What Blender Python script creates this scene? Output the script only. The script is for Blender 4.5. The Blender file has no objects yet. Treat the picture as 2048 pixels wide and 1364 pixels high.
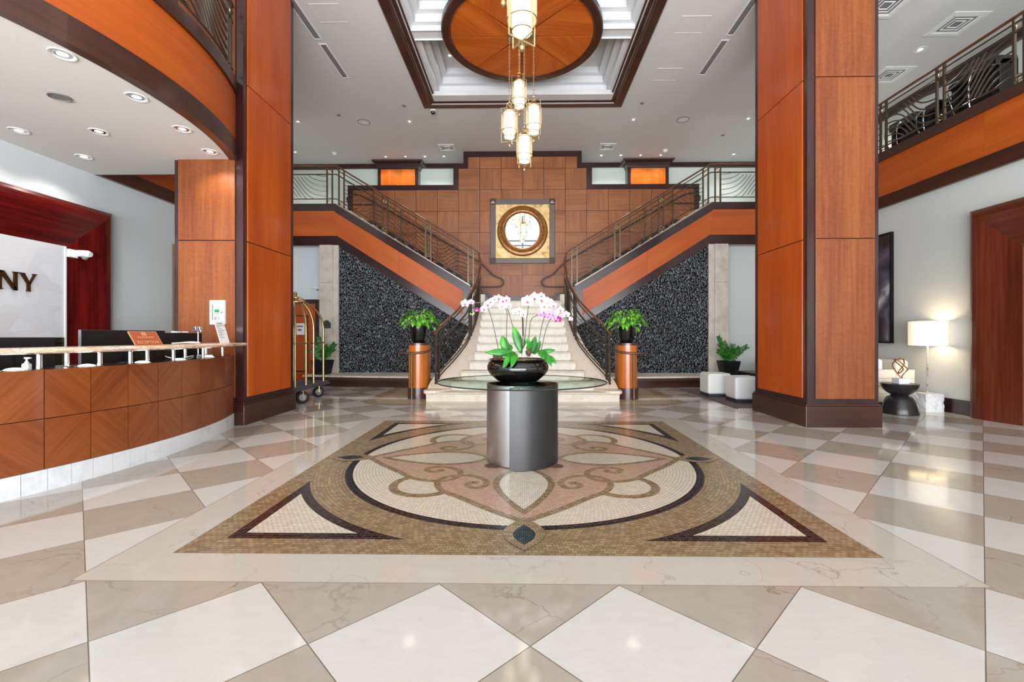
import bpy, bmesh, math, random
from mathutils import Vector, Matrix
random.seed(7)
PI = math.pi
SC = bpy.context.scene
COL = SC.collection

# ------------------------------------------------------------------ camera
cam_d = bpy.data.cameras.new('camera')
cam = bpy.data.objects.new('camera', cam_d); COL.objects.link(cam)
cam.location = (0, 0, 1.2)
cam.rotation_euler = (PI / 2, 0, math.atan(.0148))
cam_d.sensor_width = 36; cam_d.lens = 36 * 905 / 2048
cam_d.shift_x = -7.6 / 2048; cam_d.shift_y = -11 / 2048
cam_d.clip_end = 200
SC.camera = cam

# ------------------------------------------------------------------ exposure, sky
SC.view_settings.view_transform = 'Standard'
SC.view_settings.look = 'None'
SC.view_settings.gamma = 1
SC.view_settings.exposure = 0.15
SC.cycles.use_denoising = True
SC.cycles.max_bounces = 10; SC.cycles.diffuse_bounces = 5; SC.cycles.glossy_bounces = 5
SC.cycles.transparent_max_bounces = 16
SC.cycles.sample_clamp_indirect = 6; SC.cycles.caustics_reflective = False; SC.cycles.caustics_refractive = False
W = bpy.data.worlds.new('sky'); SC.world = W; W.use_nodes = True
W.node_tree.nodes['Background'].inputs[0].default_value = (.86, .93, 1, 1)
W.node_tree.nodes['Background'].inputs[1].default_value = 1.6

def area(name, loc, rot, sx, sy, power, col=(1, 1, 1)):
    l = bpy.data.lights.new(name, 'AREA'); l.shape = 'RECTANGLE'; l.size = sx; l.size_y = sy
    l.energy = power; l.color = col
    o = bpy.data.objects.new(name, l); COL.objects.link(o); o.location = loc; o.rotation_euler = rot
    return o
# daylight through the glass entrance front behind the camera
# added fill lamp outside the same glass, tilted up to brighten the ceiling
area('ceiling_fill', (0, -7.5, .1), (math.radians(118), 0, 0), 14, 5, 5000, (.97, .98, 1))
area('daylight_entrance', (0, -3.8, 3.3), (PI / 2, 0, 0), 12.4, 6.0, 60, (.93, .97, 1))

def spot(loc, power, cone=125, col=(1, .95, .88), aim=None, r=.05, blend=.6):
    l = bpy.data.lights.new('spot_lamp', 'SPOT'); l.energy = power; l.spot_size = math.radians(cone)
    l.spot_blend = blend; l.color = col; l.shadow_soft_size = r
    o = bpy.data.objects.new('spot_lamp', l); COL.objects.link(o); o.location = loc
    if aim:
        o.rotation_euler = (Vector(aim) - Vector(loc)).to_track_quat('-Z', 'Y').to_euler()
    return o
def point(loc, power, col=(1, .9, .76), r=.08):
    l = bpy.data.lights.new('lamp_bulb', 'POINT'); l.energy = power; l.color = col; l.shadow_soft_size = r
    o = bpy.data.objects.new('lamp_bulb', l); COL.objects.link(o); o.location = loc
    return o

# ------------------------------------------------------------------ materials
def s(r, g=None, b=None):
    if g is None: g = b = r
    f = lambda c: (c / 255 / 12.92) if c / 255 <= .04045 else ((c / 255 + .055) / 1.055) ** 2.4
    return (f(r), f(g), f(b), 1)
MATS = {}
def mk(name):
    m = bpy.data.materials.new(name); m.use_nodes = True; MATS[name] = m
    return m, m.node_tree.nodes, m.node_tree.links, m.node_tree.nodes['Principled BSDF']
def plain(name, col, rough=.5, metal=0, coat=0, spec=.5, emis=None, es=0, trans=0, ior=1.45):
    m, N, L, B = mk(name)
    B.inputs['Base Color'].default_value = col; B.inputs['Roughness'].default_value = rough
    B.inputs['Metallic'].default_value = metal; B.inputs['Coat Weight'].default_value = coat
    B.inputs['Specular IOR Level'].default_value = spec
    B.inputs['Transmission Weight'].default_value = trans; B.inputs['IOR'].default_value = ior
    if emis: B.inputs['Emission Color'].default_value = emis; B.inputs['Emission Strength'].default_value = es
    return m
class NT:
    def __init__(self, N, L): self.N, self.L = N, L
    def n(self, t, **k):
        o = self.N.new(t)
        for a, v in k.items(): setattr(o, a, v)
        return o
    def put(self, sock, v):
        if isinstance(v, bpy.types.NodeSocket): self.L.new(v, sock)
        elif v is not None: sock.default_value = v
    def m(self, op, a, b=None, c=None, clamp=False):
        o = self.n('ShaderNodeMath', operation=op, use_clamp=clamp)
        for i, v in enumerate((a, b, c)): self.put(o.inputs[i], v)
        return o.outputs[0]
    def mix(self, f, a, b, mode='MIX'):
        o = self.n('ShaderNodeMix', data_type='RGBA', blend_type=mode)
        self.put(o.inputs[0], f); self.put(o.inputs[6], a); self.put(o.inputs[7], b)
        return o.outputs[2]
    def ramp(self, f, stops):
        o = self.n('ShaderNodeValToRGB'); e = o.color_ramp.elements
        while len(e) < len(stops): e.new(.5)
        for x, (p, c) in zip(e, stops): x.position = p; x.color = c
        self.put(o.inputs[0], f); return o.outputs[0]
    def noise(self, vec, scale, detail=3, rough=.5, dist=0):
        o = self.n('ShaderNodeTexNoise'); self.put(o.inputs['Vector'], vec)
        o.inputs['Scale'].default_value = scale; o.inputs['Detail'].default_value = detail
        o.inputs['Roughness'].default_value = rough; o.inputs['Distortion'].default_value = dist
        return o.outputs['Fac']
    def mapping(self, vec, scale=(1, 1, 1), loc=None, rot=None):
        o = self.n('ShaderNodeMapping'); self.put(o.inputs[0], vec); o.inputs['Scale'].default_value = scale
        if loc is not None: self.put(o.inputs['Location'], loc)
        if rot is not None: o.inputs['Rotation'].default_value = rot
        return o.outputs[0]
    def bump(self, h, strength, dist):
        o = self.n('ShaderNodeBump'); self.put(o.inputs['Height'], h)
        o.inputs['Strength'].default_value = strength; o.inputs['Distance'].default_value = dist
        return o.outputs[0]
def wood(name, dark, mid, light, rough=.32, coat=.25, streak=1.0, figure=0.0, rot=0):
    m, N, L, B = mk(name); t = NT(N, L)
    uv = t.n('ShaderNodeUVMap').outputs[0]
    rnd = t.n('ShaderNodeObjectInfo').outputs['Random']
    comb = t.n('ShaderNodeCombineXYZ'); t.put(comb.inputs[0], t.m('MULTIPLY', rnd, 37.0)); t.put(comb.inputs[1], t.m('MULTIPLY', rnd, 91.0))
    if rot: uv = t.mapping(uv, rot=(0, 0, rot))
    v1 = t.mapping(uv, (26, .9, 1), comb.outputs[0]); v2 = t.mapping(uv, (3.2, .35, 1), comb.outputs[0]); v3 = t.mapping(uv, (140, 4, 1), comb.outputs[0])
    a = t.noise(v1, 1, 4, .6, .3); b = t.noise(v2, 1, 2); c = t.noise(v3, 1, 2)
    f = t.m('ADD', t.m('MULTIPLY', a, .5 * streak), t.m('ADD', t.m('MULTIPLY', b, .5), t.m('MULTIPLY', c, .22 * streak)))
    if figure:
        v4 = t.mapping(uv, (18, 30, 1), comb.outputs[0]); f = t.m('ADD', f, t.m('MULTIPLY', t.m('SUBTRACT', t.noise(v4, 1, 2, .5, 1), .5), figure))
    lo, hi = .5 + .12 * (streak - 1) - .14, .74 + .1 * (streak - 1)
    col = t.ramp(f, [(lo, dark), ((lo + hi) / 2, mid), (hi, light)])
    L.new(col, B.inputs['Base Color'])
    B.inputs['Roughness'].default_value = rough; B.inputs['Coat Weight'].default_value = coat; B.inputs['Coat Roughness'].default_value = .12
    return m
wood('panel_wood', s(90, 38, 10), s(114, 54, 15), s(136, 74, 28), .45, .06, 1, .25)  # column fronts, colour darkened to offset the strong frontal light
wood('side_wood', s(160, 62, 3), s(184, 77, 5), s(204, 98, 14), .35, .2, .8)  # colour brightened to offset the weaker light on the column sides
wood('fascia_wood', s(162, 70, 8), s(182, 83, 13), s(200, 102, 26), .5, .04, .7)
wood('dark_wood', s(32, 14, 15), s(46, 21, 22), s(62, 30, 28), .28, .35, .8)
wood('brown_wood', s(42, 20, 13), s(57, 29, 20), s(74, 40, 29), .3, .3, .8)
wood('red_wood', s(38, 4, 4), s(66, 8, 8), s(98, 18, 16), .25, .4, 1)
wood('portal_wood', s(62, 20, 10), s(86, 32, 18), s(110, 48, 28), .3, .3, 1)
wood('feature_wood', s(110, 62, 32), s(138, 80, 42), s(162, 102, 60), .45, .05, 1)
wood('desk_wood_a', s(94, 42, 13), s(122, 58, 18), s(144, 76, 30), .35, .25, 1.1, 0, PI / 4)
wood('desk_wood_b', s(94, 42, 13), s(122, 58, 18), s(144, 76, 30), .35, .25, 1.1, 0, -PI / 4)
wood('stand_wood', s(168, 84, 16), s(190, 102, 26), s(206, 122, 44), .3, .3, .7)
wood('disc_wood', s(150, 66, 10), s(180, 84, 16), s(204, 108, 34), .35, .2, .9)
wood('niche_wood', s(170, 74, 6), s(204, 100, 10), s(226, 130, 30), .35, .2, .9)
wood('rail_wood', s(70, 40, 24), s(92, 54, 32), s(112, 70, 44), .3, .4, .8)
plain('wall_paint', s(208, 212, 210), .75, spec=.25)
plain('wall_cool', s(216, 224, 228), .7, spec=.25)
plain('ceiling_paint', s(205, 204, 204), .8, spec=.2)
plain('soffit_paint', s(216, 214, 210), .8, spec=.2)
plain('white_paint', s(212, 214, 217), .6, spec=.3)
plain('corridor_paint', s(218, 228, 222), .7, spec=.25)
plain('bronze', s(100, 88, 76), .36, .85)
plain('dark_bronze', s(74, 64, 58), .38, .8)
plain('brass', s(196, 168, 116), .28, 1)
plain('lantern_metal', s(205, 185, 140), .3, .9)
plain('chrome', s(225, 225, 225), .08, 1)
plain('steel', s(196, 196, 198), .3, 1)
plain('gunmetal', s(70, 70, 71), .42, .8)
plain('black_gloss', s(12, 11, 11), .08, 0, .6)
plain('black_satin', s(20, 20, 22), .4, spec=.3)
plain('black_screen', s(30, 27, 27), .42, spec=.2)
plain('rubber', s(30, 32, 34), .6)
plain('hub_grey', s(170, 172, 175), .35, .6)
plain('white_plastic', s(228, 230, 230), .4)
plain('grey_plastic', s(120, 124, 128), .4)
plain('lcd_green', s(30, 140, 66), .3)
plain('paper', s(236, 236, 240), .8)
plain('ink', s(120, 118, 124), .8)
plain('leather', s(226, 228, 226), .45, coat=.05)
plain('linen', s(226, 220, 208), .85)
plain('navy_base', s(40, 44, 52), .5)
plain('carpet_grey', s(92, 90, 96), .95, spec=.1)
plain('gold_letter', s(84, 58, 30), .35, .7)
plain('sign_red', s(170, 84, 52), .45)
plain('sign_gold', s(226, 190, 140), .35, .4)
plain('stem_green', s(86, 92, 66), .6)
plain('soil', s(60, 44, 30), .95)
plain('petal_white', s(226, 214, 222), .6)
plain('petal_pink', s(216, 176, 204), .6)
plain('petal_speckle', s(196, 150, 196), .6)
plain('petal_magenta', s(150, 30, 110), .6)
plain('lip_red', s(196, 90, 70), .6)
plain('vent_dark', s(120, 122, 124), .6)
plain('vent_white', s(222, 222, 222), .5)
plain('slot_grey', s(120, 120, 120), .6)
plain('mirror_glass', s(235, 238, 240), .01, 1)
plain('art_dark', s(46, 40, 40), .4)
plain('brown_base', s(70, 46, 40), .35, coat=.3)
plain('metal_top', s(160, 156, 150), .35, .5)
plain('frame_grey', s(104, 94, 88), .4, .25)
plain('frame_dark', s(66, 44, 44), .4, .1)
plain('frame_light', s(170, 160, 165), .4)
plain('shade_glow', s(255, 244, 226), .8, emis=(1, .84, .6, 1), es=.55)
plain('opal_glow', s(255, 246, 230), .6, emis=(1, .88, .68, 1), es=2.6)
plain('lamp_disc', s(255, 250, 240), .5, emis=(1, .94, .84, 1), es=4)
plain('pool_glow', s(255, 252, 246), .5, emis=(1, .97, .9, 1), es=4)
plain('window_frame', s(60, 62, 66), .4, .5)

def glassy(name, tint, fac_body, rough=.02, base=.06):
    m, N, L, B = mk(name); t = NT(N, L)
    tr = t.n('ShaderNodeBsdfTransparent'); tr.inputs[0].default_value = tint
    gl = t.n('ShaderNodeBsdfGlossy'); gl.inputs['Roughness'].default_value = rough
    fr = t.n('ShaderNodeFresnel'); fr.inputs[0].default_value = 1.5; bk = t.n('ShaderNodeNewGeometry').outputs['Backfacing']
    mx = t.n('ShaderNodeMixShader'); L.new(t.m('MULTIPLY', t.m('MULTIPLY', fr.outputs[0], .75), t.m('SUBTRACT', 1, bk)), mx.inputs[0])
    L.new(tr.outputs[0], mx.inputs[1]); L.new(gl.outputs[0], mx.inputs[2])
    L.new(mx.outputs[0], N['Material Output'].inputs[0]); return m
glassy('table_glass', (.82, .91, .87, 1), 0)
glassy('window_glass', (.97, .98, .98, 1), 0)
def gauze():
    m, N, L, B = mk('gauze'); t = NT(N, L)
    B.inputs['Base Color'].default_value = s(226, 208, 176); B.inputs['Roughness'].default_value = .7
    B.inputs['Emission Color'].default_value = (1, .75, .45, 1); B.inputs['Emission Strength'].default_value = .05
    B.inputs['Alpha'].default_value = .4
gauze()

def marble_nodes(t, pos, base, vein, amount, seed=0.0):
    p = t.mapping(pos, (1, 1, 1), (seed, seed * .7, 0))
    b = t.noise(p, 9, 6, .65, .6)
    nz = t.n('ShaderNodeTexNoise'); L_ = t.L; L_.new(p, nz.inputs['Vector']); nz.inputs['Scale'].default_value = 3.0; nz.inputs['Detail'].default_value = 6
    va = t.n('ShaderNodeVectorMath', operation='MULTIPLY_ADD'); L_.new(nz.outputs['Color'], va.inputs[0]); va.inputs[1].default_value = (.55, .55, .55); t.put(va.inputs[2], p)
    vo = t.n('ShaderNodeTexVoronoi'); vo.feature = 'DISTANCE_TO_EDGE'; vo.inputs['Scale'].default_value = 1.9; L_.new(va.outputs[0], vo.inputs[0])
    vn = t.m('SUBTRACT', 1, t.m('MULTIPLY', vo.outputs['Distance'], 75), clamp=True)
    msk = t.m('MULTIPLY', t.m('SUBTRACT', t.noise(p, 1.6, 3), .38), 4.0, clamp=True)
    vn = t.m('MULTIPLY', vn, t.m('MULTIPLY', msk, amount))
    br = t.n('ShaderNodeBrightContrast'); t.put(br.inputs[0], base); t.put(br.inputs[1], t.m('MULTIPLY', t.m('SUBTRACT', b, .5), .09))
    return t.mix(t.m('MULTIPLY', vn, 1.0, clamp=True), br.outputs[0], vein)

def floor_mat():
    m, N, L, B = mk('floor_marble'); t = NT(N, L)
    geo = t.n('ShaderNodeNewGeometry').outputs['Position']
    sp = t.n('ShaderNodeSeparateXYZ'); L.new(geo, sp.inputs[0]); X, Y = sp.outputs[0], sp.outputs[1]
    dx = t.m('SUBTRACT', X, .03); dy = t.m('SUBTRACT', Y, 1.748)
    k = 1 / (2 * .433)
    u = t.m('MULTIPLY', t.m('ADD', dx, dy), k); v = t.m('MULTIPLY', t.m('SUBTRACT', dx, dy), k)
    fu, fv = t.m('FLOOR', u), t.m('FLOOR', v)
    par = t.m('FLOORED_MODULO', t.m('ADD', fu, fv), 2)
    ru, rv = t.m('FRACT', u), t.m('FRACT', v)
    e = t.m('MINIMUM', t.m('MINIMUM', ru, t.m('SUBTRACT', 1, ru)), t.m('MINIMUM', rv, t.m('SUBTRACT', 1, rv)))
    grout = t.m('LESS_THAN', e, .0035)
    # per-tile shift so that veins break at the joints
    cv = t.n('ShaderNodeCombineXYZ'); t.put(cv.inputs[0], t.m('ADD', X, t.m('MULTIPLY', t.m('SINE', t.m('ADD', t.m('MULTIPLY', fu, 12.9), t.m('MULTIPLY', fv, 78.2))), 9)))
    t.put(cv.inputs[1], t.m('ADD', Y, t.m('MULTIPLY', fu, 3.7))); pt = cv.outputs[0]
    white = marble_nodes(t, t.mapping(pt, (1, 3, 1)), s(200, 197, 191), s(178, 172, 164), .25)
    beige = marble_nodes(t, pt, s(166, 157, 144), s(130, 117, 101), .9)
    border = marble_nodes(t, t.mapping(geo, (1.2, 1.2, 1)), s(188, 181, 170), s(150, 136, 116), .8)
    col = t.mix(par, white, beige)
    col = t.mix(grout, col, s(108, 98, 86))
    # pale band round the mosaic
    d = t.m('MAXIMUM', t.m('ABSOLUTE', t.m('SUBTRACT', X, .01)), t.m('ABSOLUTE', t.m('SUBTRACT', Y, 4.41)))
    col = t.mix(t.m('LESS_THAN', d, 2.225), col, border)
    ln = t.m('LESS_THAN', t.m('ABSOLUTE', t.m('SUBTRACT', d, 2.225)), .003)
    col = t.mix(ln, col, s(150, 136, 120))
    # beige apron with a darker band round the foot of the stair
    q = lambda c, ctr, hw: t.m('MAXIMUM', t.m('SUBTRACT', t.m('ABSOLUTE', t.m('SUBTRACT', c, ctr)), hw), 0)
    qx, qy = q(X, 0, 2.3), q(Y, 9.3, .95)
    sd = t.m('SQRT', t.m('ADD', t.m('MULTIPLY', qx, qx), t.m('MULTIPLY', qy, qy)))
    apron = marble_nodes(t, t.mapping(geo, (1, 1, 1)), s(196, 178, 150), s(150, 130, 104), .8)
    band = marble_nodes(t, geo, s(172, 152, 124), s(130, 110, 90), .8)
    col = t.mix(t.m('LESS_THAN', sd, .62), col, band)
    col = t.mix(t.m('LESS_THAN', sd, .40), col, apron)
    L.new(col, B.inputs['Base Color'])
    B.inputs['Roughness'].default_value = .07; B.inputs['Specular IOR Level'].default_value = .55
floor_mat()

def tessera(name, c1, c2, grout, bw=.03, rh=.022, polar=False, rough=.22):
    m, N, L, B = mk(name); t = NT(N, L)
    vec = t.n('ShaderNodeNewGeometry').outputs['Position']
    if polar:
        sp = t.n('ShaderNodeSeparateXYZ'); L.new(vec, sp.inputs[0])
        x, y = t.m('SUBTRACT', sp.outputs[0], .01), t.m('SUBTRACT', sp.outputs[1], 4.41)
        c = t.n('ShaderNodeCombineXYZ'); t.put(c.inputs[0], t.m('MULTIPLY', t.m('ARCTAN2', y, x), 1.65))
        t.put(c.inputs[1], t.m('SQRT', t.m('ADD', t.m('MULTIPLY', x, x), t.m('MULTIPLY', y, y)))); vec = c.outputs[0]
    br = t.n('ShaderNodeTexBrick'); L.new(vec, br.inputs[0]); br.inputs['Scale'].default_value = 1
    br.inputs['Brick Width'].default_value = bw; br.inputs['Row Height'].default_value = rh
    br.inputs['Mortar Size'].default_value = .0016; br.inputs['Mortar Smooth'].default_value = .3
    br.inputs['Color1'].default_value = c1; br.inputs['Color2'].default_value = c2; br.inputs['Mortar'].default_value = grout
    n = t.noise(vec, 30, 3)
    bc = t.n('ShaderNodeBrightContrast'); L.new(br.outputs[0], bc.inputs[0]); t.put(bc.inputs[1], t.m('MULTIPLY', t.m('SUBTRACT', n, .5), .10))
    L.new(bc.outputs[0], B.inputs['Base Color']); B.inputs['Roughness'].default_value = rough
tessera('tess_brown', s(156, 136, 106), s(126, 105, 78), s(88, 74, 58), .036, .026)
tessera('tess_brown_ring', s(156, 136, 106), s(130, 109, 82), s(88, 74, 58), .036, .028, polar=True)
tessera('tess_white', s(216, 206, 188), s(200, 190, 172), s(130, 118, 104), .032, .024)
tessera('tess_white_ring', s(216, 206, 188), s(202, 192, 174), s(136, 124, 108), .034, .027, polar=True)
tessera('tess_black', s(26, 22, 22), s(40, 32, 32), s(86, 76, 70), .05, .03)
tessera('tess_black_ring', s(24, 24, 26), s(36, 34, 36), s(86, 80, 76), .06, .03, True)
tessera('tess_pink', s(194, 162, 142), s(178, 146, 126), s(124, 100, 88), .032, .024)
tessera('tess_green', s(36, 48, 50), s(28, 36, 40), s(70, 80, 84), .024, .02)

def pebble():
    m, N, L, B = mk('pebble'); t = NT(N, L)
    geo = t.n('ShaderNodeNewGeometry').outputs['Position']
    p = t.mapping(geo, (27, 10, 17)); w = t.n('ShaderNodeTexVoronoi'); w.feature = 'F1'; w.inputs['Scale'].default_value = 1; L.new(p, w.inputs[0])
    nz = t.noise(geo, 3, 2)
    h = t.m('SUBTRACT', 1, t.m('MULTIPLY', w.outputs['Distance'], 1.15), clamp=True)
    sepc = t.n('ShaderNodeSeparateColor'); L.new(w.outputs['Color'], sepc.inputs[0])
    tone = t.m('ADD', t.m('MULTIPLY', sepc.outputs[0], .6), t.m('MULTIPLY', nz, .4))
    stone = t.ramp(tone, [(.15, s(12, 14, 17)), (.5, s(32, 37, 43)), (.72, s(66, 72, 79)), (.9, s(130, 136, 144))])  # palest tones painted in to stand for glints on the pebbles
    col = t.mix(t.m('GREATER_THAN', w.outputs['Distance'], .62), stone, s(8, 9, 11))
    L.new(col, B.inputs['Base Color']); B.inputs['Roughness'].default_value = .16
    L.new(t.bump(t.m('POWER', h, .5), .8, .03), B.inputs['Normal'])
pebble()
def stone(name, c, c2, scale, rough, bump=0):
    m, N, L, B = mk(name); t = NT(N, L)
    geo = t.n('ShaderNodeNewGeometry').outputs['Position']
    a = t.noise(geo, scale, 5, .7); b = t.noise(geo, scale / 7, 3)
    f = t.m('ADD', t.m('MULTIPLY', a, .6), t.m('MULTIPLY', b, .4))
    L.new(t.ramp(f, [(.36, c2), (.52, c), (.66, c)]), B.inputs['Base Color']); B.inputs['Roughness'].default_value = rough
    if bump: L.new(t.bump(a, bump, .01), B.inputs['Normal'])
stone('step_stone', s(212, 206, 192), s(188, 180, 166), 60, .4)
stone('tread_stone', s(196, 187, 172), s(166, 156, 141), 60, .4)
stone('curb_stone', s(226, 212, 194), s(208, 192, 172), 14, .3)
stone('jamb_marble', s(206, 198, 188), s(178, 168, 158), 5, .3)
stone('ledge_stone', s(222, 214, 200), s(196, 186, 172), 12, .35)
stone('desk_plinth', s(224, 227, 231), s(206, 211, 217), 10, .3)
stone('rough_marble', s(226, 226, 226), s(176, 178, 182), 9, .7, .8)
stone('pole_marble', s(190, 188, 186), s(90, 88, 88), 14, .5)
stone('moss', s(150, 140, 90), s(90, 84, 50), 60, .95, .8)
stone('cone_brown', s(100, 70, 54), s(50, 34, 28), 40, .9, .8)
stone('leather_black', s(36, 34, 34), s(26, 25, 25), 50, .32, .15)
def granite():
    m, N, L, B = mk('granite'); t = NT(N, L)
    geo = t.n('ShaderNodeNewGeometry').outputs['Position']
    a = t.noise(t.mapping(geo, (16, 9, 40)), 1, 5, .65, 1.2)
    L.new(t.ramp(a, [(.30, s(70, 40, 30)), (.38, s(186, 140, 100)), (.44, s(236, 220, 200)), (.52, s(206, 160, 118)), (.58, s(240, 232, 222)), (.66, s(160, 108, 76)), (.74, s(70, 44, 34))]), B.inputs['Base Color'])
    B.inputs['Roughness'].default_value = .12
granite()
def hexpanel():
    m, N, L, B = mk('facet_panel'); t = NT(N, L)
    geo = t.n('ShaderNodeNewGeometry').outputs['Position']
    w = t.n('ShaderNodeTexVoronoi'); w.inputs['Scale'].default_value = 5.2; L.new(geo, w.inputs[0])
    sc = t.n('ShaderNodeSeparateColor'); L.new(w.outputs['Color'], sc.inputs[0])
    # every cell is a plane tilted its own way
    dv = t.n('ShaderNodeVectorMath', operation='SUBTRACT'); L.new(w.outputs['Position'], dv.inputs[0]); L.new(t.mapping(geo, (1, 1, 1)), dv.inputs[1])
    cc = t.n('ShaderNodeVectorMath', operation='SUBTRACT'); L.new(w.outputs['Color'], cc.inputs[0]); cc.inputs[1].default_value = (.5, .5, .5)
    dt = t.n('ShaderNodeVectorMath', operation='DOT_PRODUCT'); L.new(dv.outputs[0], dt.inputs[0]); L.new(cc.outputs[0], dt.inputs[1])
    B.inputs['Base Color'].default_value = s(196, 198, 204); B.inputs['Roughness'].default_value = .5
    L.new(t.bump(t.m('ADD', dt.outputs['Value'], t.m('MULTIPLY', sc.outputs[1], .03)), 1, .10), B.inputs['Normal'])
hexpanel()
def goldleaf():
    m, N, L, B = mk('gold_leaf'); t = NT(N, L)
    geo = t.n('ShaderNodeNewGeometry').outputs['Position']
    a = t.noise(geo, 6, 5, .65, .4)
    L.new(t.ramp(a, [(.3, s(150, 120, 84)), (.45, s(220, 184, 120)), (.7, s(240, 214, 160))]), B.inputs['Base Color'])
    B.inputs['Roughness'].default_value = .45; B.inputs['Metallic'].default_value = .25
goldleaf()
def goldwood():
    m, N, L, B = mk('antique_gold'); t = NT(N, L)
    geo = t.n('ShaderNodeNewGeometry').outputs['Position']
    L.new(t.ramp(t.noise(geo, 14, 4), [(.3, s(120, 74, 26)), (.55, s(158, 104, 46)), (.75, s(150, 122, 100))]), B.inputs['Base Color'])
    B.inputs['Roughness'].default_value = .32; B.inputs['Metallic'].default_value = .35
goldwood()
def leafmat(name, c1, c2, c3, scale=18):
    m, N, L, B = mk(name); t = NT(N, L)
    geo = t.n('ShaderNodeNewGeometry').outputs['Position']
    L.new(t.ramp(t.noise(geo, scale, 3), [(.3, c1), (.5, c2), (.7, c3)]), B.inputs['Base Color'])
    B.inputs['Roughness'].default_value = .35; B.inputs['Subsurface Weight'].default_value = .0
leafmat('leaf_bright', s(50, 134, 24), s(104, 188, 46), s(172, 222, 96))
leafmat('leaf_dark', s(18, 66, 22), s(34, 104, 30), s(80, 140, 50))
leafmat('leaf_orchid', s(14, 84, 30), s(34, 124, 26), s(66, 156, 34), 7)
def ruganim():
    m, N, L, B = mk('rug_weave'); t = NT(N, L)
    geo = t.n('ShaderNodeNewGeometry').outputs['Position']
    a = t.noise(t.mapping(geo, (3, 30, 1), rot=(0, 0, .6)), 1, 4, .6, 1)
    L.new(t.ramp(a, [(.4, s(64, 56, 58)), (.5, s(110, 100, 98)), (.6, s(70, 60, 62))]), B.inputs['Base Color']); B.inputs['Roughness'].default_value = .95
ruganim()
def artmat():
    m, N, L, B = mk('art_print'); t = NT(N, L)
    geo = t.n('ShaderNodeNewGeometry').outputs['Position']
    a = t.noise(geo, 1.5, 2, .4, 1.5)
    L.new(t.ramp(a, [(.35, s(44, 38, 44)), (.5, s(84, 76, 96)), (.6, s(120, 114, 122)), (.72, s(214, 210, 218))]), B.inputs['Base Color']); B.inputs['Roughness'].default_value = .3
artmat()
M = MATS

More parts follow.
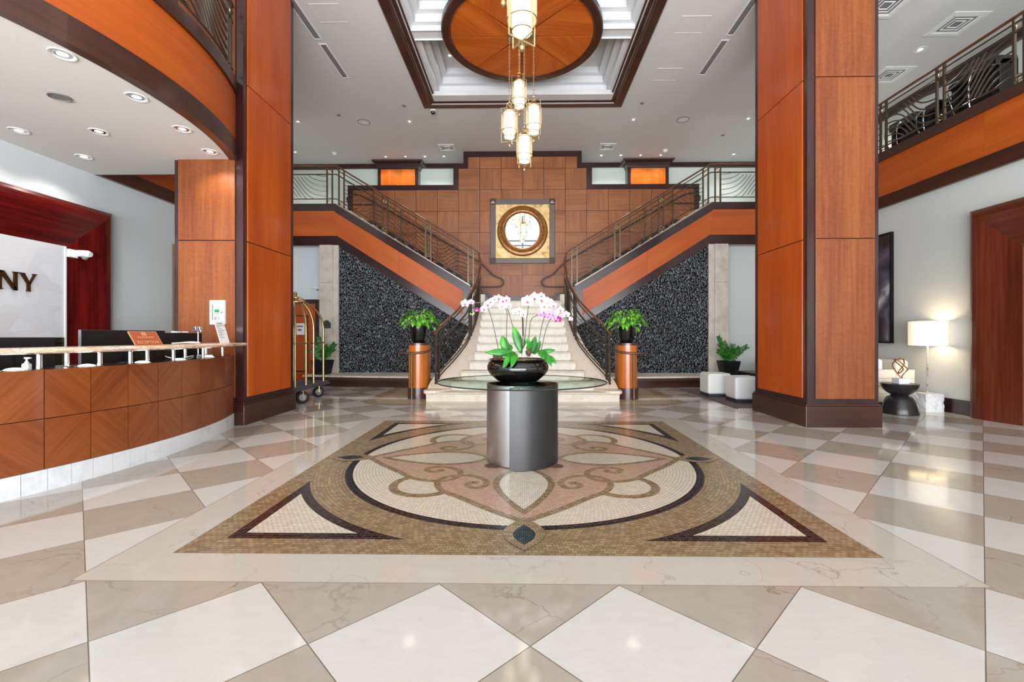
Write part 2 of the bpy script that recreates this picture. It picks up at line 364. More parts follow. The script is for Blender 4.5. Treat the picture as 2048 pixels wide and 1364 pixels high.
# ------------------------------------------------------------------ mesh helpers
class MB:
    def __init__(self): self.v, self.f, self.mi, self.uv = [], [], [], []
    def add(self, verts, faces, mi=0):
        o = len(self.v); self.v += [Vector(p) for p in verts]
        for f in faces: self.f.append([o + i for i in f]); self.mi.append(mi)
        return self
    def box(self, x0, x1, y0, y1, z0, z1, mi=0):
        x0, x1 = sorted((x0, x1)); y0, y1 = sorted((y0, y1)); z0, z1 = sorted((z0, z1))
        return self.add([(x0, y0, z0), (x1, y0, z0), (x1, y1, z0), (x0, y1, z0), (x0, y0, z1), (x1, y0, z1), (x1, y1, z1), (x0, y1, z1)],
                        [(0, 3, 2, 1), (4, 5, 6, 7), (0, 1, 5, 4), (1, 2, 6, 5), (2, 3, 7, 6), (3, 0, 4, 7)], mi)
    def quad(self, *p, mi=0): return self.add(p, [tuple(range(len(p)))], mi)
    def prism(self, poly, a0, a1, axis='z', mi=0):
        n = len(poly)
        def P(q, a): return {'z': (q[0], q[1], a), 'y': (q[0], a, q[1]), 'x': (a, q[0], q[1])}[axis]
        return self.add([P(q, a0) for q in poly] + [P(q, a1) for q in poly],
                        [tuple(range(n))[::-1], tuple(range(n, 2 * n))] + [(i, (i + 1) % n, n + (i + 1) % n, n + i) for i in range(n)], mi)
    def lathe(self, prof, c=(0, 0, 0), n=24, a0=0, a1=2 * PI, mi=0, sx=1, sy=1, cap=False):
        full = abs(a1 - a0 - 2 * PI) < 1e-6; k = n if full else n + 1
        vs = [(c[0] + r * math.cos(a0 + (a1 - a0) * j / n) * sx, c[1] + r * math.sin(a0 + (a1 - a0) * j / n) * sy, c[2] + z) for r, z in prof for j in range(k)]
        fs = []
        for i in range(len(prof) - 1):
            for j in range(n):
                j2 = (j + 1) % k if full else j + 1
                fs.append((i * k + j, i * k + j2, (i + 1) * k + j2, (i + 1) * k + j))
        if full and cap:
            if prof[0][0] > 1e-4: fs.append(tuple(range(k))[::-1])
            if prof[-1][0] > 1e-4: fs.append(tuple(range((len(prof) - 1) * k, len(prof) * k)))
        return self.add(vs, fs, mi)
    def tube(self, pts, r, n=8, closed=False, mi=0, flat=None):
        pts = [Vector(p) for p in pts]; m = len(pts)
        rr = r if isinstance(r, (list, tuple)) else [r] * m
        up = Vector((0, 0, 1)); vs = []; prev = None
        for i, p in enumerate(pts):
            if closed: t = (pts[(i + 1) % m] - pts[i - 1])
            else: t = pts[min(i + 1, m - 1)] - pts[max(i - 1, 0)]
            t.normalize()
            if prev is None:
                ref = up if abs(t.dot(up)) < .95 else Vector((0, 1, 0)); a = t.cross(ref).normalized()
            else:
                a = prev - t * prev.dot(t); a = a.normalized() if a.length > 1e-6 else t.cross(up).normalized()
            prev = a; b = t.cross(a).normalized()
            for j in range(n):
                q = 2 * PI * (j + .5) / n
                vs.append(p + a * (math.cos(q) * rr[i]) + b * (math.sin(q) * rr[i] * (flat or 1)))
        fs = []
        for i in range(m if closed else m - 1):
            for j in range(n):
                i2 = (i + 1) % m; j2 = (j + 1) % n
                fs.append((i * n + j, i * n + j2, i2 * n + j2, i2 * n + j))
        if not closed: fs += [tuple(range(n))[::-1], tuple(range((m - 1) * n, m * n))]
        return self.add(vs, fs, mi)
    def sphere(self, c, r, n=16, m=10, mi=0, sz=1):
        prof = [(max(r * math.sin(PI * i / m), 1e-5), -r * sz * math.cos(PI * i / m)) for i in range(m + 1)]
        return self.lathe(prof, c, n, mi=mi)
    def torus(self, c, R, r, axis='y', n=24, k=8, mi=0):
        pts = []
        for i in range(n):
            a = 2 * PI * i / n; p = (R * math.cos(a), R * math.sin(a))
            pts.append(Vector(c) + Vector({'z': (p[0], p[1], 0), 'y': (p[0], 0, p[1]), 'x': (0, p[0], p[1])}[axis]))
        return self.tube(pts, r, k, True, mi)
    def arc_slab(self, c, r0, r1, z0, z1, a0, a1, n=32, mi=0):
        vs = []
        for i in range(n + 1):
            a = a0 + (a1 - a0) * i / n; ca, sa = math.cos(a), math.sin(a)
            for r, z in ((r0, z0), (r1, z0), (r1, z1), (r0, z1)): vs.append((c[0] + r * ca, c[1] + r * sa, z))
        fs = [(0, 1, 2, 3), (4 * n + 3, 4 * n + 2, 4 * n + 1, 4 * n)]
        for i in range(n):
            for j in range(4): fs.append((4 * i + j, 4 * i + 4 + j, 4 * i + 4 + (j + 1) % 4, 4 * i + (j + 1) % 4))
        return self.add(vs, fs, mi)

def wpos(o):
    p = Vector((0, 0, 0))
    while o: p += o.location; o = o.parent
    return p
def obj(name, mb, mat, parent=None, grain='z', uvf=None, bevel=0, smooth=False, at=None, recalc=True):
    """one mesh object; coordinates given in the world; origin = parent's spot or `at`"""
    org = Vector(at) if at is not None else Vector((0, 0, 0))
    base = wpos(parent) + org if parent else org
    me = bpy.data.meshes.new(name)
    me.from_pydata([v - base for v in mb.v], [], mb.f)
    mats = mat if isinstance(mat, (list, tuple)) else [mat]
    for m in mats: me.materials.append(M[m])
    me.polygons.foreach_set('material_index', mb.mi)
    if recalc:
        bm = bmesh.new(); bm.from_mesh(me); bmesh.ops.recalc_face_normals(bm, faces=bm.faces); bm.to_mesh(me); bm.free()
    uv = me.uv_layers.new(name='UVMap').data
    g = Vector({'x': (1, 0, 0), 'y': (0, 1, 0), 'z': (0, 0, 1)}.get(grain, grain) if isinstance(grain, str) else grain).normalized()
    for p in me.polygons:
        n = p.normal
        gg = g if abs(n.dot(g)) < .9 else (Vector((1, 0, 0)) if abs(g.x) < .9 else Vector((0, 1, 0)))
        ax = n.cross(gg); ax = ax.normalized() if ax.length > 1e-6 else Vector((1, 0, 0))
        for li in p.loop_indices:
            w = me.vertices[me.loops[li].vertex_index].co + base
            uv[li].uv = uvf(w, n) if uvf else (w.dot(ax), w.dot(gg))
    if smooth:
        for p in me.polygons: p.use_smooth = True
        me.update()
        try: me.set_sharp_from_angle(angle=math.radians(40))
        except Exception: pass
    o = bpy.data.objects.new(name, me); COL.objects.link(o)
    o.location = org
    if parent: o.parent = parent
    if bevel:
        b = o.modifiers.new('bevel', 'BEVEL'); b.width = bevel; b.segments = 2; b.limit_method = 'ANGLE'
    return o
def thing(name, label, cat, loc=(0, 0, 0), group=None):
    o = bpy.data.objects.new(name, None); COL.objects.link(o); o.location = loc; o.empty_display_size = .1
    o['label'] = label; o['category'] = cat
    if group: o['group'] = group
    return o
def tag(o, label, cat, group=None, kind=None):
    o['label'] = label; o['category'] = cat
    if group: o['group'] = group
    if kind: o['kind'] = kind
    return o
def struct(name, mb, mat, **k):
    o = obj(name, mb, mat, **k); o['kind'] = 'structure'; return o
def sthing(name, label, cat, loc=(0, 0, 0)):
    o = thing(name, label, cat, loc); o['kind'] = 'structure'; return o
def dup(root, loc, label, rz=None, sx=1):
    r = root.copy(); COL.objects.link(r); r.location = loc; r['label'] = label
    if rz is not None: r.rotation_euler = (0, 0, rz)
    for ch in list(root.children):
        c = ch.copy(); COL.objects.link(c); c.parent = r
        for gch in ch.children:
            d = gch.copy(); COL.objects.link(d); d.parent = c
    return r
def smoothpath(pts, per=6, closed=False):
    pts = [Vector(p) for p in pts]; out = []; n = len(pts)
    for i in range(n if closed else n - 1):
        if closed: p0, p1, p2, p3 = pts[i - 1], pts[i], pts[(i + 1) % n], pts[(i + 2) % n]
        else: p0, p1, p2, p3 = pts[max(i - 1, 0)], pts[i], pts[i + 1], pts[min(i + 2, n - 1)]
        for k in range(per):
            t = k / per
            out.append(.5 * ((2 * p1) + (p2 - p0) * t + (2 * p0 - 5 * p1 + 4 * p2 - p3) * t * t + (3 * p1 - p0 - 3 * p2 + p3) * t ** 3))
    if not closed: out.append(pts[-1])
    return out
def rotmb(mb, c, rz):
    R = Matrix.Rotation(rz, 3, 'Z'); c = Vector(c)
    mb.v = [R @ (p - c) + c for p in mb.v]; return mb
def text_mesh(name, txt, size, mat, parent, loc, rot, ext=.002, align='CENTER', xs=1):
    c = bpy.data.curves.new(name, 'FONT'); c.body = txt; c.size = size; c.extrude = ext; c.align_x = align; c.align_y = 'CENTER'; c.space_character = 1.05
    to = bpy.data.objects.new(name, c); COL.objects.link(to)
    me = bpy.data.meshes.new_from_object(to.evaluated_get(bpy.context.evaluated_depsgraph_get()))
    bpy.data.objects.remove(to); me.materials.clear(); me.materials.append(M[mat])
    o = bpy.data.objects.new(name, me); COL.objects.link(o)
    o.location = loc; o.rotation_euler = rot; o.scale = (xs, 1, 1)
    if parent: o.parent = parent; o.location = Vector(loc) - wpos(parent)
    return o

# ================================================================== room shell
ZC = 6.61; ZF = 4.54; ZS = 3.55          # ceiling, upper floor, underside of the balconies
XL, XR = -6.26, 6.68
CX, CY = .01, 4.41                        # centre of the floor mosaic
struct('floor', MB().quad((XL - .1, -4, 0), (XR + .1, -4, 0), (XR + .1, 11.9, 0), (XL - .1, 11.9, 0)), 'floor_marble')
hx, hy0, hy1 = 2.03, 6.17, 10.17
cm = MB()
for a, b, c, d in ((-9.3, -hx, -4, 14.3), (hx, 9.3, -4, 14.3), (-hx, hx, -4, hy0), (-hx, hx, hy1, 14.3)): cm.box(a, b, c, d, ZC, ZC + .1)
struct('ceiling', cm, 'ceiling_paint')
struct('wall_left', MB().box(XL - .12, XL, -4, 11.9, 0, ZS), 'wall_cool')
struct('wall_right', MB().box(XR, XR + .12, -4, 11.9, 0, ZS), 'wall_paint')
struct('wall_rear_left', MB().box(XL, -4.76, 11.8, 11.92, 0, ZS), 'wall_cool')
struct('wall_rear_right', MB().box(4.7, XR, 11.8, 11.92, 0, ZS), 'wall_paint')
struct('wall_corridor_right', MB().box(8.8, 8.92, -4, 14.4, ZF, ZC), 'corridor_paint')
struct('wall_corridor_left', MB().box(-8.72, -8.6, -4, 14.4, ZF, ZC), 'corridor_paint')
struct('wall_corridor_back', MB().box(-8.7, 8.9, 14.27, 14.4, ZF - .3, ZC), 'corridor_paint')
cr = MB(); cr.box(-8.6, 8.8, 14.2, 14.27, 6.47, ZC).box(8.72, 8.8, -4, 14.2, 6.42, ZC).box(-8.6, -8.52, -4, 14.2, 6.42, ZC)
struct('trim_1', cr, 'dark_wood', grain='x')
sl = MB(); sl.box(XR + .04, 8.9, -4, 14.3, ZS, ZF).box(-8.7, XL - .04, -4, 14.3, ZS, ZF)
sl.box(XL, -4.66, 11.42, 14.3, ZS, ZF).box(4.66, XR, 11.42, 14.3, ZS, ZF).box(-4.66, 4.66, 13.44, 14.3, ZS + .2, ZF)
struct('floor_upper', sl, 'ceiling_paint')
struct('baseboard_right', MB().box(XR - .03, XR, 6.72, 11.8, 0, .22).box(5.15, XR - .03, 11.77, 11.8, 0, .22), 'dark_wood', grain='y')
struct('baseboard_left', MB().box(XL, XL + .03, 6.72, 11.8, 0, .22), 'dark_wood', grain='y')
# glass entrance front behind the camera
wf = MB()
for x in (-6.26, -4.1, -2.05, 0, 2.05, 4.1, 6.68): wf.box(x - .05, x + .05, -4.12, -4, 0, ZC)
for z in (0.05, 2.4, 4.0, 4.3, ZC - .05): wf.box(XL, XR, -4.12, -4, z - .05, z + .05)
struct('wall_front', wf, 'window_frame')
struct('window_1', MB().quad((XL, -4.06, 0), (XR, -4.06, 0), (XR, -4.06, ZC), (XL, -4.06, ZC)), 'window_glass')

# ------------------------------------------------------------------ floor mosaic (thin inlaid layers, one mesh)
ZM = .0012
class Lay(MB):
    def poly(self, pts, k, mi): return self.add([(CX + p[0], CY + p[1], ZM + k * .0005) for p in pts], [tuple(range(len(pts)))], mi)
    def stroke(self, pts, w, k, mi):
        n = len(pts); L, R = [], []
        for i in range(n):
            a, b = Vector(pts[max(i - 1, 0)]), Vector(pts[min(i + 1, n - 1)]); t = b - a; t.normalize()
            nrm = Vector((-t[1], t[0])); q = w * .5 * (1 if 0 < i < n - 1 else .8)
            L.append(Vector(pts[i]) + nrm * q); R.append(Vector(pts[i]) - nrm * q)
        for i in range(n - 1): self.poly([L[i], L[i + 1], R[i + 1], R[i]], k, mi)
def circ(r, c=(0, 0), n=96): return [(c[0] + r * math.cos(2 * PI * i / n), c[1] + r * math.sin(2 * PI * i / n)) for i in range(n)]
mz = Lay()
MI = ['tess_brown', 'tess_brown_ring', 'tess_white', 'tess_white_ring', 'tess_black', 'tess_black_ring', 'tess_pink', 'tess_green']
q = 1.94
mz.poly([(-q, -q), (q, -q), (q, q), (-q, q)], 0, 0)
mz.poly(circ(1.89), 1, 1); mz.poly(circ(1.63), 2, 5); mz.poly(circ(1.565), 3, 3)
def tri(o, R, k, mi):
    # corner triangle whose long side is an arc about the centre
    c = 1.76 - o
    a1 = math.acos(min(1, c / R)) if c < R else 0
    e = math.sqrt(max(R * R - c * c, 0))
    A0, A1 = math.atan2(-c, -e), math.atan2(-e, -c)
    arc = []
    if A0 < 0: A0 += 2 * PI
    if A1 < 0: A1 += 2 * PI
    for i in range(25):
        a = A0 + (A1 - A0) * i / 24; arc.append((R * math.cos(a), R * math.sin(a)))
    base = [(-c, -c)] + arc
    for r in range(4):
        ca, sa = math.cos(r * PI / 2), math.sin(r * PI / 2)
        mz.poly([(ca * x - sa * y, sa * x + ca * y) for x, y in base], k, mi)
tri(0, 1.895, 2, 4); tri(.075, 1.965, 3, 2)
def rot4(pts, mirror=True):
    res = []
    for r in range(4):
        ca, sa = math.cos(r * PI / 2), math.sin(r * PI / 2)
        for sx in ((1, -1) if mirror else (1,)):
            res.append([(ca * sx * x - sa * (-y), sa * sx * x + ca * (-y)) for x, y in pts])
    return res
for p in rot4(circ(.285, (.79, .79), 40), False): mz.poly(p, 4, 0)
for p in rot4(circ(.215, (.79, .79), 40), False): mz.poly(p, 5, 2)
sm2 = lambda pts, per=6: [(v.x, v.y) for v in smoothpath([(a, b, 0) for a, b in pts], per)]
outl = sm2([(0, 1.50), (.23, 1.31), (.475, 1.07), (.63, .93), (.70, .75), (.665, .61), (.534, .545), (.40, .58), (.31, .69), (.31, .81), (.375, .865), (.45, .81), (.42, .73), (.37, .75)])
fill = sm2([(0, 1.49), (.23, 1.30), (.475, 1.06), (.62, .92), (.69, .75), (.655, .62), (.534, .55)]) + [(.42, .42), (0, 0)]
for i, p in enumerate(rot4(fill)): mz.poly(p, 6 + .1 * i, 6)
for i, p in enumerate(rot4(outl)): mz.stroke(p, .055, 7 + .1 * i, 0)
leaf = sm2([(0, 1.40), (.10, 1.22), (.21, .95), (.25, .74), (.21, .54), (.10, .38), (0, .32)])
leafi = sm2([(0, 1.30), (.085, 1.14), (.165, .93), (.195, .74), (.16, .56), (.08, .43), (0, .38)])
for p in rot4(leaf + [(-x, y) for x, y in leaf[::-1][1:-1]], False): mz.poly(p, 8.2, 0)
for p in rot4(leafi + [(-x, y) for x, y in leafi[::-1][1:-1]], False): mz.poly(p, 9, 2)
def lens(a, b, w, n=14):
    L_ = [(w * math.sin(PI * i / n), a + (b - a) * i / n) for i in range(n + 1)]
    return L_ + [(-x, y) for x, y in L_[::-1][1:-1]]
for p in rot4(lens(1.44, 1.90, .13), False): mz.poly(p, 10, 1)
for p in rot4(lens(1.555, 1.83, .068), False): mz.poly(p, 11, 7)
mo = struct('floor_mosaic', mz, MI, recalc=False)

# ------------------------------------------------------------------ columns
def column(sx, label):
    def bx(mb, x0, x1, *r): return mb.box(sx * x0, sx * x1, *r)
    t = sthing('column', label, 'column', (sx * 4.195, 6.65, 0))
    obj('core', bx(MB(), 3.735, 4.66, 5.995, 7.32, 0, ZC), 'dark_wood', t)
    for z0, z1 in ((.37, 2.462), (2.474, 4.578), (4.590, ZC)):
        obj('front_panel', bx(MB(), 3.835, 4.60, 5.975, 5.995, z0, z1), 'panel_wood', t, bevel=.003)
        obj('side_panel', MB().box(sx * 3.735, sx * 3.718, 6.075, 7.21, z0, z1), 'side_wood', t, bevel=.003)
    obj('plinth', bx(MB(), 3.70, 4.69, 5.96, 7.35, 0, .275), 'brown_wood', t, grain='x', bevel=.006)
    obj('plinth_cap', bx(MB(), 3.712, 4.68, 5.972, 7.338, .275, .30), 'brown_wood', t, grain='x', bevel=.006)
column(1, 'tall wood panelled column standing beside the floor lamp and side table')
column(-1, 'tall wood panelled column at the end of the reception desk')

# ------------------------------------------------------------------ balconies
BC = (-7.55, 4.5); BR = 4.0; A0, A1 = -1.24, .384
arcuv = lambda w, n: (w.z, BR * math.atan2(w.y - BC[1], w.x - BC[0]))
bl = sthing('balcony', 'curved wood faced balcony over the reception desk', 'balcony', (-5.2, 4.2, ZS))
arc = [(BC[0] + (BR - .05) * math.cos(A0 + (A1 - A0) * i / 40), BC[1] + (BR - .05) * math.sin(A0 + (A1 - A0) * i / 40)) for i in range(41)]
poly = arc + [(-3.86, 6.0), (-4.64, 6.0), (-4.64, 6.52), (XL - .02, 6.52), (XL - .02, arc[0][1])]
obj('soffit', MB().prism(poly, ZS, ZS + .05), 'soffit_paint', bl)
obj('deck', MB().prism(poly, ZS + .05, ZF), 'ceiling_paint', bl)
obj('lower_trim', MB().arc_slab(BC, 3.93, 4.03, ZS - .012, 3.77, A0, A1 + .005, 60), 'brown_wood', bl, uvf=arcuv)
obj('fascia_panel', MB().arc_slab(BC, 3.93, 4.0, 3.77, 4.42, A0, A1 + .005, 60), 'fascia_wood', bl, uvf=arcuv)
obj('upper_trim', MB().arc_slab(BC, 3.90, 4.035, 4.42, 4.58, A0, A1 + .005, 60), 'brown_wood', bl, uvf=arcuv)
obj('rear_trim', MB().box(XL, -4.64, 6.52, 6.54, ZS, 3.62), 'dark_wood', bl, grain='x')
def straight_balcony(x, d, y0, y1, label, seams):
    t = sthing('balcony', label, 'balcony', (x, (y0 + y1) / 2, ZS))
    obj('lower_trim', MB().box(x - d * .05, x + d * .05, y0, y1, ZS, 3.77), 'brown_wood', t, grain='y', bevel=.004)
    e = [y0] + seams + [y1]
    for a, b in zip(e, e[1:]):
        obj('fascia_panel', MB().box(x - d * .02, x + d * .05, a + .002, b - .002, 3.77, 4.42), 'fascia_wood', t, grain='y')
    obj('upper_trim', MB().box(x - d * .055, x + d * .05, y0, y1, 4.42, 4.58), 'brown_wood', t, grain='y', bevel=.004)
straight_balcony(6.67, 1, -3.9, 11.33, 'straight wood faced balcony along the right wall', [.6, 3.6, 6.62, 9.2])
straight_balcony(-6.25, -1, 6.55, 11.33, 'straight wood faced balcony on the left wall behind the reception column', [9.2])

# ------------------------------------------------------------------ railings
class Path:
    def __init__(self, pts):
        self.p = [Vector(q) for q in pts]; self.s = [0]
        for a, b in zip(self.p, self.p[1:]): self.s.append(self.s[-1] + (b - a).xy.length)
        self.L = self.s[-1]
    def at(self, s, h=0):
        s = min(max(s, 0), self.L)
        for i in range(len(self.p) - 1):
            if s <= self.s[i + 1] + 1e-9:
                t = (s - self.s[i]) / max(self.s[i + 1] - self.s[i], 1e-9)
                return self.p[i].lerp(self.p[i + 1], t) + Vector((0, 0, h))
        return self.p[-1] + Vector((0, 0, h))
    def tan(self, s):
        v = self.at(s + .02) - self.at(s - .02); v.z = 0; return v.normalized()
    def seg(self, s0, s1, h, step=.12):
        ks = [s0] + [k for k in self.s if s0 + 1e-4 < k < s1 - 1e-4] + [s1]; out = []
        for a, b in zip(ks, ks[1:]):
            n = max(1, int((b - a) / step))
            out += [self.at(a + (b - a) * i / n, h) for i in range(n)]
        return out + [self.at(s1, h)]
def railing(label, path, pairs, rails=((.95, .026), (.865, .012), (.74, .015), (.12, .013)), rods=8, base=None, hand='rail_wood', met='bronze', flip0=0, cat='railing', single=(), ringr=.042, gap=.13, rod_r=.0065, ranges=None, top_from=0, solid=1):
    P = Path(path); mid = P.at(P.L / 2)
    t = thing('railing', label, cat, tuple(mid))
    nm = ['handrail', 'upper_rail', 'middle_rail', 'bottom_rail']
    for k, (h, r) in enumerate(rails):
        s0, s1 = (0, P.L) if not ranges or not ranges.get(k) else ranges[k]
        obj(nm[min(k, 3)], MB().tube(P.seg(s0, s1, h), r, 8, flat=.8 if k == 0 else 1), hand if k == 0 else met, t, smooth=True)
    top, mid_h, bot = rails[0][0], rails[2][0], rails[3][0]
    for s in pairs:
        for d in (-gap / 2, gap / 2):
            if not -.01 <= s + d <= P.L + .01: continue
            a = P.at(s + d); tn = P.tan(s + d); w = .016
            o = obj('post', MB().box(-w, w, -w, w, a.z - .01, a.z + top - .01), met, None)
            o.location = (a.x, a.y, 0); o.rotation_euler = (0, 0, math.atan2(tn.y, tn.x))
            o.parent = t; o.location = Vector((a.x, a.y, 0)) - t.location
        if gap / 2 <= s <= P.L - gap / 2:
            for h in (rails[1][0] - .062, bot - .01):
                a = P.at(s, h); tn = P.tan(s); n = Vector((-tn.y, tn.x, 0)); pts = []
                for i in range(20):
                    q = 2 * PI * i / 20; pts.append(a + tn * (ringr * math.cos(q)) + Vector((0, 0, ringr * math.sin(q))))
                obj('ring', MB().tube(pts, .009, 6, True), 'lantern_metal' if met == 'bronze' else met, t, smooth=True)
    for s in single:
        a = P.at(s); obj('post', MB().box(a.x - .014, a.x + .014, a.y - .014, a.y + .014, a.z - .01, a.z + top - .01), met, t)
    ed = [0] + list(pairs) + [P.L]; fl = flip0
    for a, b in zip(ed, ed[1:]):
        a2, b2 = a + (gap / 2 if a else 0), b - (gap / 2 if b != P.L else 0)
        if b2 - a2 < .35: continue
        hh = mid_h - bot
        for i in range(rods):
            A_ = .62 * min(1.6, (b2 - a2)); c = bot + (hh + A_) * (i + .5) / rods
            pts, run = [], []
            for k in range(31):
                x = k / 30; xx = 1 - x if fl else x
                y = c - A_ / (1 + math.exp(-9 * (xx - .5)))
                if bot <= y <= mid_h: run.append(P.at(a2 + (b2 - a2) * x, y))
                elif len(run) > 2: break
                else: run = []
            if len(run) > 2: obj('wave_rod', MB().tube(run, rod_r, 5), met, t, smooth=True)
        fl = 1 - fl
    return t, P
ra = [(BC[0] + 3.985 * math.cos(-.95 + (.36 + .95) * i / 40), BC[1] + 3.985 * math.sin(-.95 + (.36 + .95) * i / 40), 4.58) for i in range(41)]
railing('bronze wave patterned railing curving along the balcony over the desk', ra, [.35, 1.5, 2.65, 3.8, 5.05], rods=12, rod_r=.013, flip0=1)
railing('bronze wave patterned railing along the right hand balcony', [(6.70, y, 4.58) for y in (2.6, 11.3)], [1.3, 2.45, 3.6, 4.75, 5.9, 7.05, 8.2], rods=11, rod_r=.013, flip0=1)

# ------------------------------------------------------------------ upper flights (mirror pair)
YFACE = 11.33
def rl(x): return 4.524 - .607 * (4.70 - x) if x < 4.70 else 4.524
RIS = (ZF - 2.064) / 14; TRD = .283
def upper_flight(sx, side):
    t = sthing('upper_staircase', f'wood clad upper stair flight rising to the {side} from the landing', 'staircase', (sx * 2.9, 12.3, 2.064))
    X = lambda x: sx * x
    body = [(1.306, rl(1.306)), (4.70, 4.524), (XR if sx > 0 else -XL, 4.524), (XR if sx > 0 else -XL, 3.466), (4.66, 3.466), (1.515, 1.513), (1.306, 1.40)]
    obj('stringer', MB().prism([(X(a), b) for a, b in body], YFACE, YFACE + .09, 'y'), 'dark_wood', t, grain=(sx * .85, 0, .52))
    cap = [(1.306, rl(1.306)), (4.70, 4.524), (4.70, 4.50), (1.306, rl(1.306) - .028)]
    obj('curb_cap', MB().prism([(X(a), b) for a, b in cap], YFACE - .012, YFACE + .09, 'y'), 'metal_top', t)
    E = XR if sx > 0 else -XL
    sk = [(1.50, 2.322), (3.1, 3.305), (3.1, 2.714), (1.50, 1.712)]
    sk2 = [(3.104, 3.308), (4.735, 4.312), (4.66, 3.704), (3.104, 2.716)]
    fl = [(4.738, 4.334), (E, 4.334), (E, 3.706), (4.664, 3.706)]
    for pl, gr in ((sk, (sx * .85, 0, .52)), (sk2, (sx * .85, 0, .52)), (fl, 'x')):
        obj('fascia_panel', MB().prism([(X(a), b) for a, b in pl], YFACE - .014, YFACE, 'y'), 'fascia_wood', t, grain=gr)
    st = MB()
    for i in range(14):
        x0 = .95 + TRD * i; z1 = 2.064 + RIS * (i + 1)
        if i < 13: st.box(X(x0), X(x0 + TRD + .02), YFACE + .09, 13.24, max(2.0, z1 - .5), z1)
        else: st.box(X(x0), X(4.70), YFACE + .09, 13.24, z1 - .5, z1)
    obj('steps', st, 'step_stone', t)
    sk = MB()
    for i in range(13):
        x0 = .95 + TRD * i; z1 = 2.064 + RIS * (i + 1)
        sk.box(X(x0 - .03), X(x0 + TRD), 13.225, 13.245, z1 - .02, z1 + RIS + .03)
    obj('skirting', sk, 'dark_wood', t)
    return t
upper_flight(-1, 'left'); upper_flight(1, 'right')
for sx, side in ((-1, 'left'), (1, 'right')):
    E = XR if sx > 0 else -XL
    pth = [(sx * 1.13, YFACE + .03, rl(1.13)), (sx * 4.70, YFACE + .03, 4.53), (sx * (E - .05), YFACE + .03, 4.53)]
    railing(f'bronze wave patterned railing on the open side of the {side} upper flight', pth, [.17, 1.24, 2.34, 3.44, 3.74, 5.3], rods=12, flip0=0, rod_r=.0075)
    # wall side rail, with a looped end on the landing
    y = 13.0
    pts = [(sx * .80, y, 2.064 + .05), (sx * 4.6, y, ZF - .02)]
    P = Path(pts); t = thing('wall_railing', f'thin bronze railing against the panelled wall on the {side} upper flight', 'railing', (sx * 2.7, y, 3.2))
    hl = [(sx * 1.25, y, 2.60), (sx * .75, y, 2.60), (sx * .60, y, 2.64), (sx * .55, y, 2.73), (sx * .60, y, 2.82), (sx * .75, y, 2.89), (sx * .86, y, 2.94), (sx * 1.22, y, 3.31), (sx * 4.55, y, 5.19), (sx * 4.78, y, 5.27), (sx * 4.98, y, 5.25), (sx * 5.07, y, 5.13), (sx * 4.98, y, 5.01), (sx * 4.78, y, 4.98), (sx * 4.3, y, 4.98)]
    hp = smoothpath(hl[:7], 5)[:-1] + [Vector(q) for q in hl[6:8]] + smoothpath(hl[8:], 5)
    obj('handrail', MB().tube(hp, .022, 8), 'dark_bronze', t, smooth=True)
    zz = lambda x: 2.30 + .610 * (x - .95)
    obj('bottom_rail', MB().tube([(sx * 1.22, y, zz(1.22) + .12), (sx * 4.4, y, zz(4.4) + .12)], .011, 6), 'bronze', t)
    for x in (1.22, 1.95, 2.75, 3.5, 4.3):
        obj('post', MB().box(sx * x - .013, sx * x + .013, y - .013, y + .013, zz(x) - .2, zz(x) + .98), 'bronze', t)
    for a, b, f in ((1.22, 1.95, 0), (1.95, 2.75, 1), (2.75, 3.5, 0), (3.5, 4.3, 1)):
        for i in range(7):
            run = []; c = .05 + .17 * i
            for k in range(21):
                u = k / 20; uu = 1 - u if f else u
                h = c - .45 / (1 + math.exp(-9 * (uu - .5))) + .2
                if .12 <= h <= .80: run.append((sx * (a + (b - a) * u), y, zz(a + (b - a) * u) + h))
                elif len(run) > 2: break
                else: run = []
            if len(run) > 2: obj('wave_rod', MB().tube(run, .005, 5), 'bronze', t, smooth=True)

# ------------------------------------------------------------------ grand stair
gs = sthing('grand_staircase', 'wide pale stone staircase climbing to the landing', 'staircase', (0, 9.7, 0))
R1 = .172; T1 = .28; Y1 = 8.17
def ccx(y):   # centre line of the curb
    K = [(8.1, 1.70), (8.6, 1.66), (8.84, 1.59), (9.18, 1.41), (9.64, 1.22), (10.2, 1.11), (10.7, 1.06), (11.33, 1.045)]
    for (a, b), (c, d) in zip(K, K[1:]):
        if y <= c: return b + (d - b) * (max(y, a) - a) / (c - a)
    return K[-1][1]
def xin(y):   # inner edge of the curb, where the steps end
    K = [(8.1, 1.50), (8.3, 1.42), (8.45, 1.33), (8.73, 1.177), (9.01, 1.04), (9.29, .97), (9.6, .95), (11.4, .95)]
    for (a, b), (c, d) in zip(K, K[1:]):
        if y <= c: return b + (d - b) * (max(y, a) - a) / (c - a)
    return .95
rs = MB()
for k in range(12):
    y0 = Y1 + T1 * k; hw = 1.75 if k == 0 else xin(y0 + .02) + .02
    rs.box(-hw, hw, y0 + .02, 11.4, R1 * k, R1 * (k + 1) - .03)
obj('risers', rs, 'step_stone', gs)
for k in range(12):
    y0 = Y1 + T1 * k; hw = 1.77 if k == 0 else xin(y0) + .02
    obj('tread', MB().box(-hw, hw, y0 - .012, y0 + T1 + .02 if k < 11 else 11.4, R1 * (k + 1) - .03, R1 * (k + 1)), 'tread_stone', gs, bevel=.006)
obj('landing', MB().box(-4.6, 4.6, 11.4, 13.26, 1.86, 2.064), 'step_stone', gs)
def pitch(y): return .205 if y < 8.5 else .205 + (y - 8.5) * .64
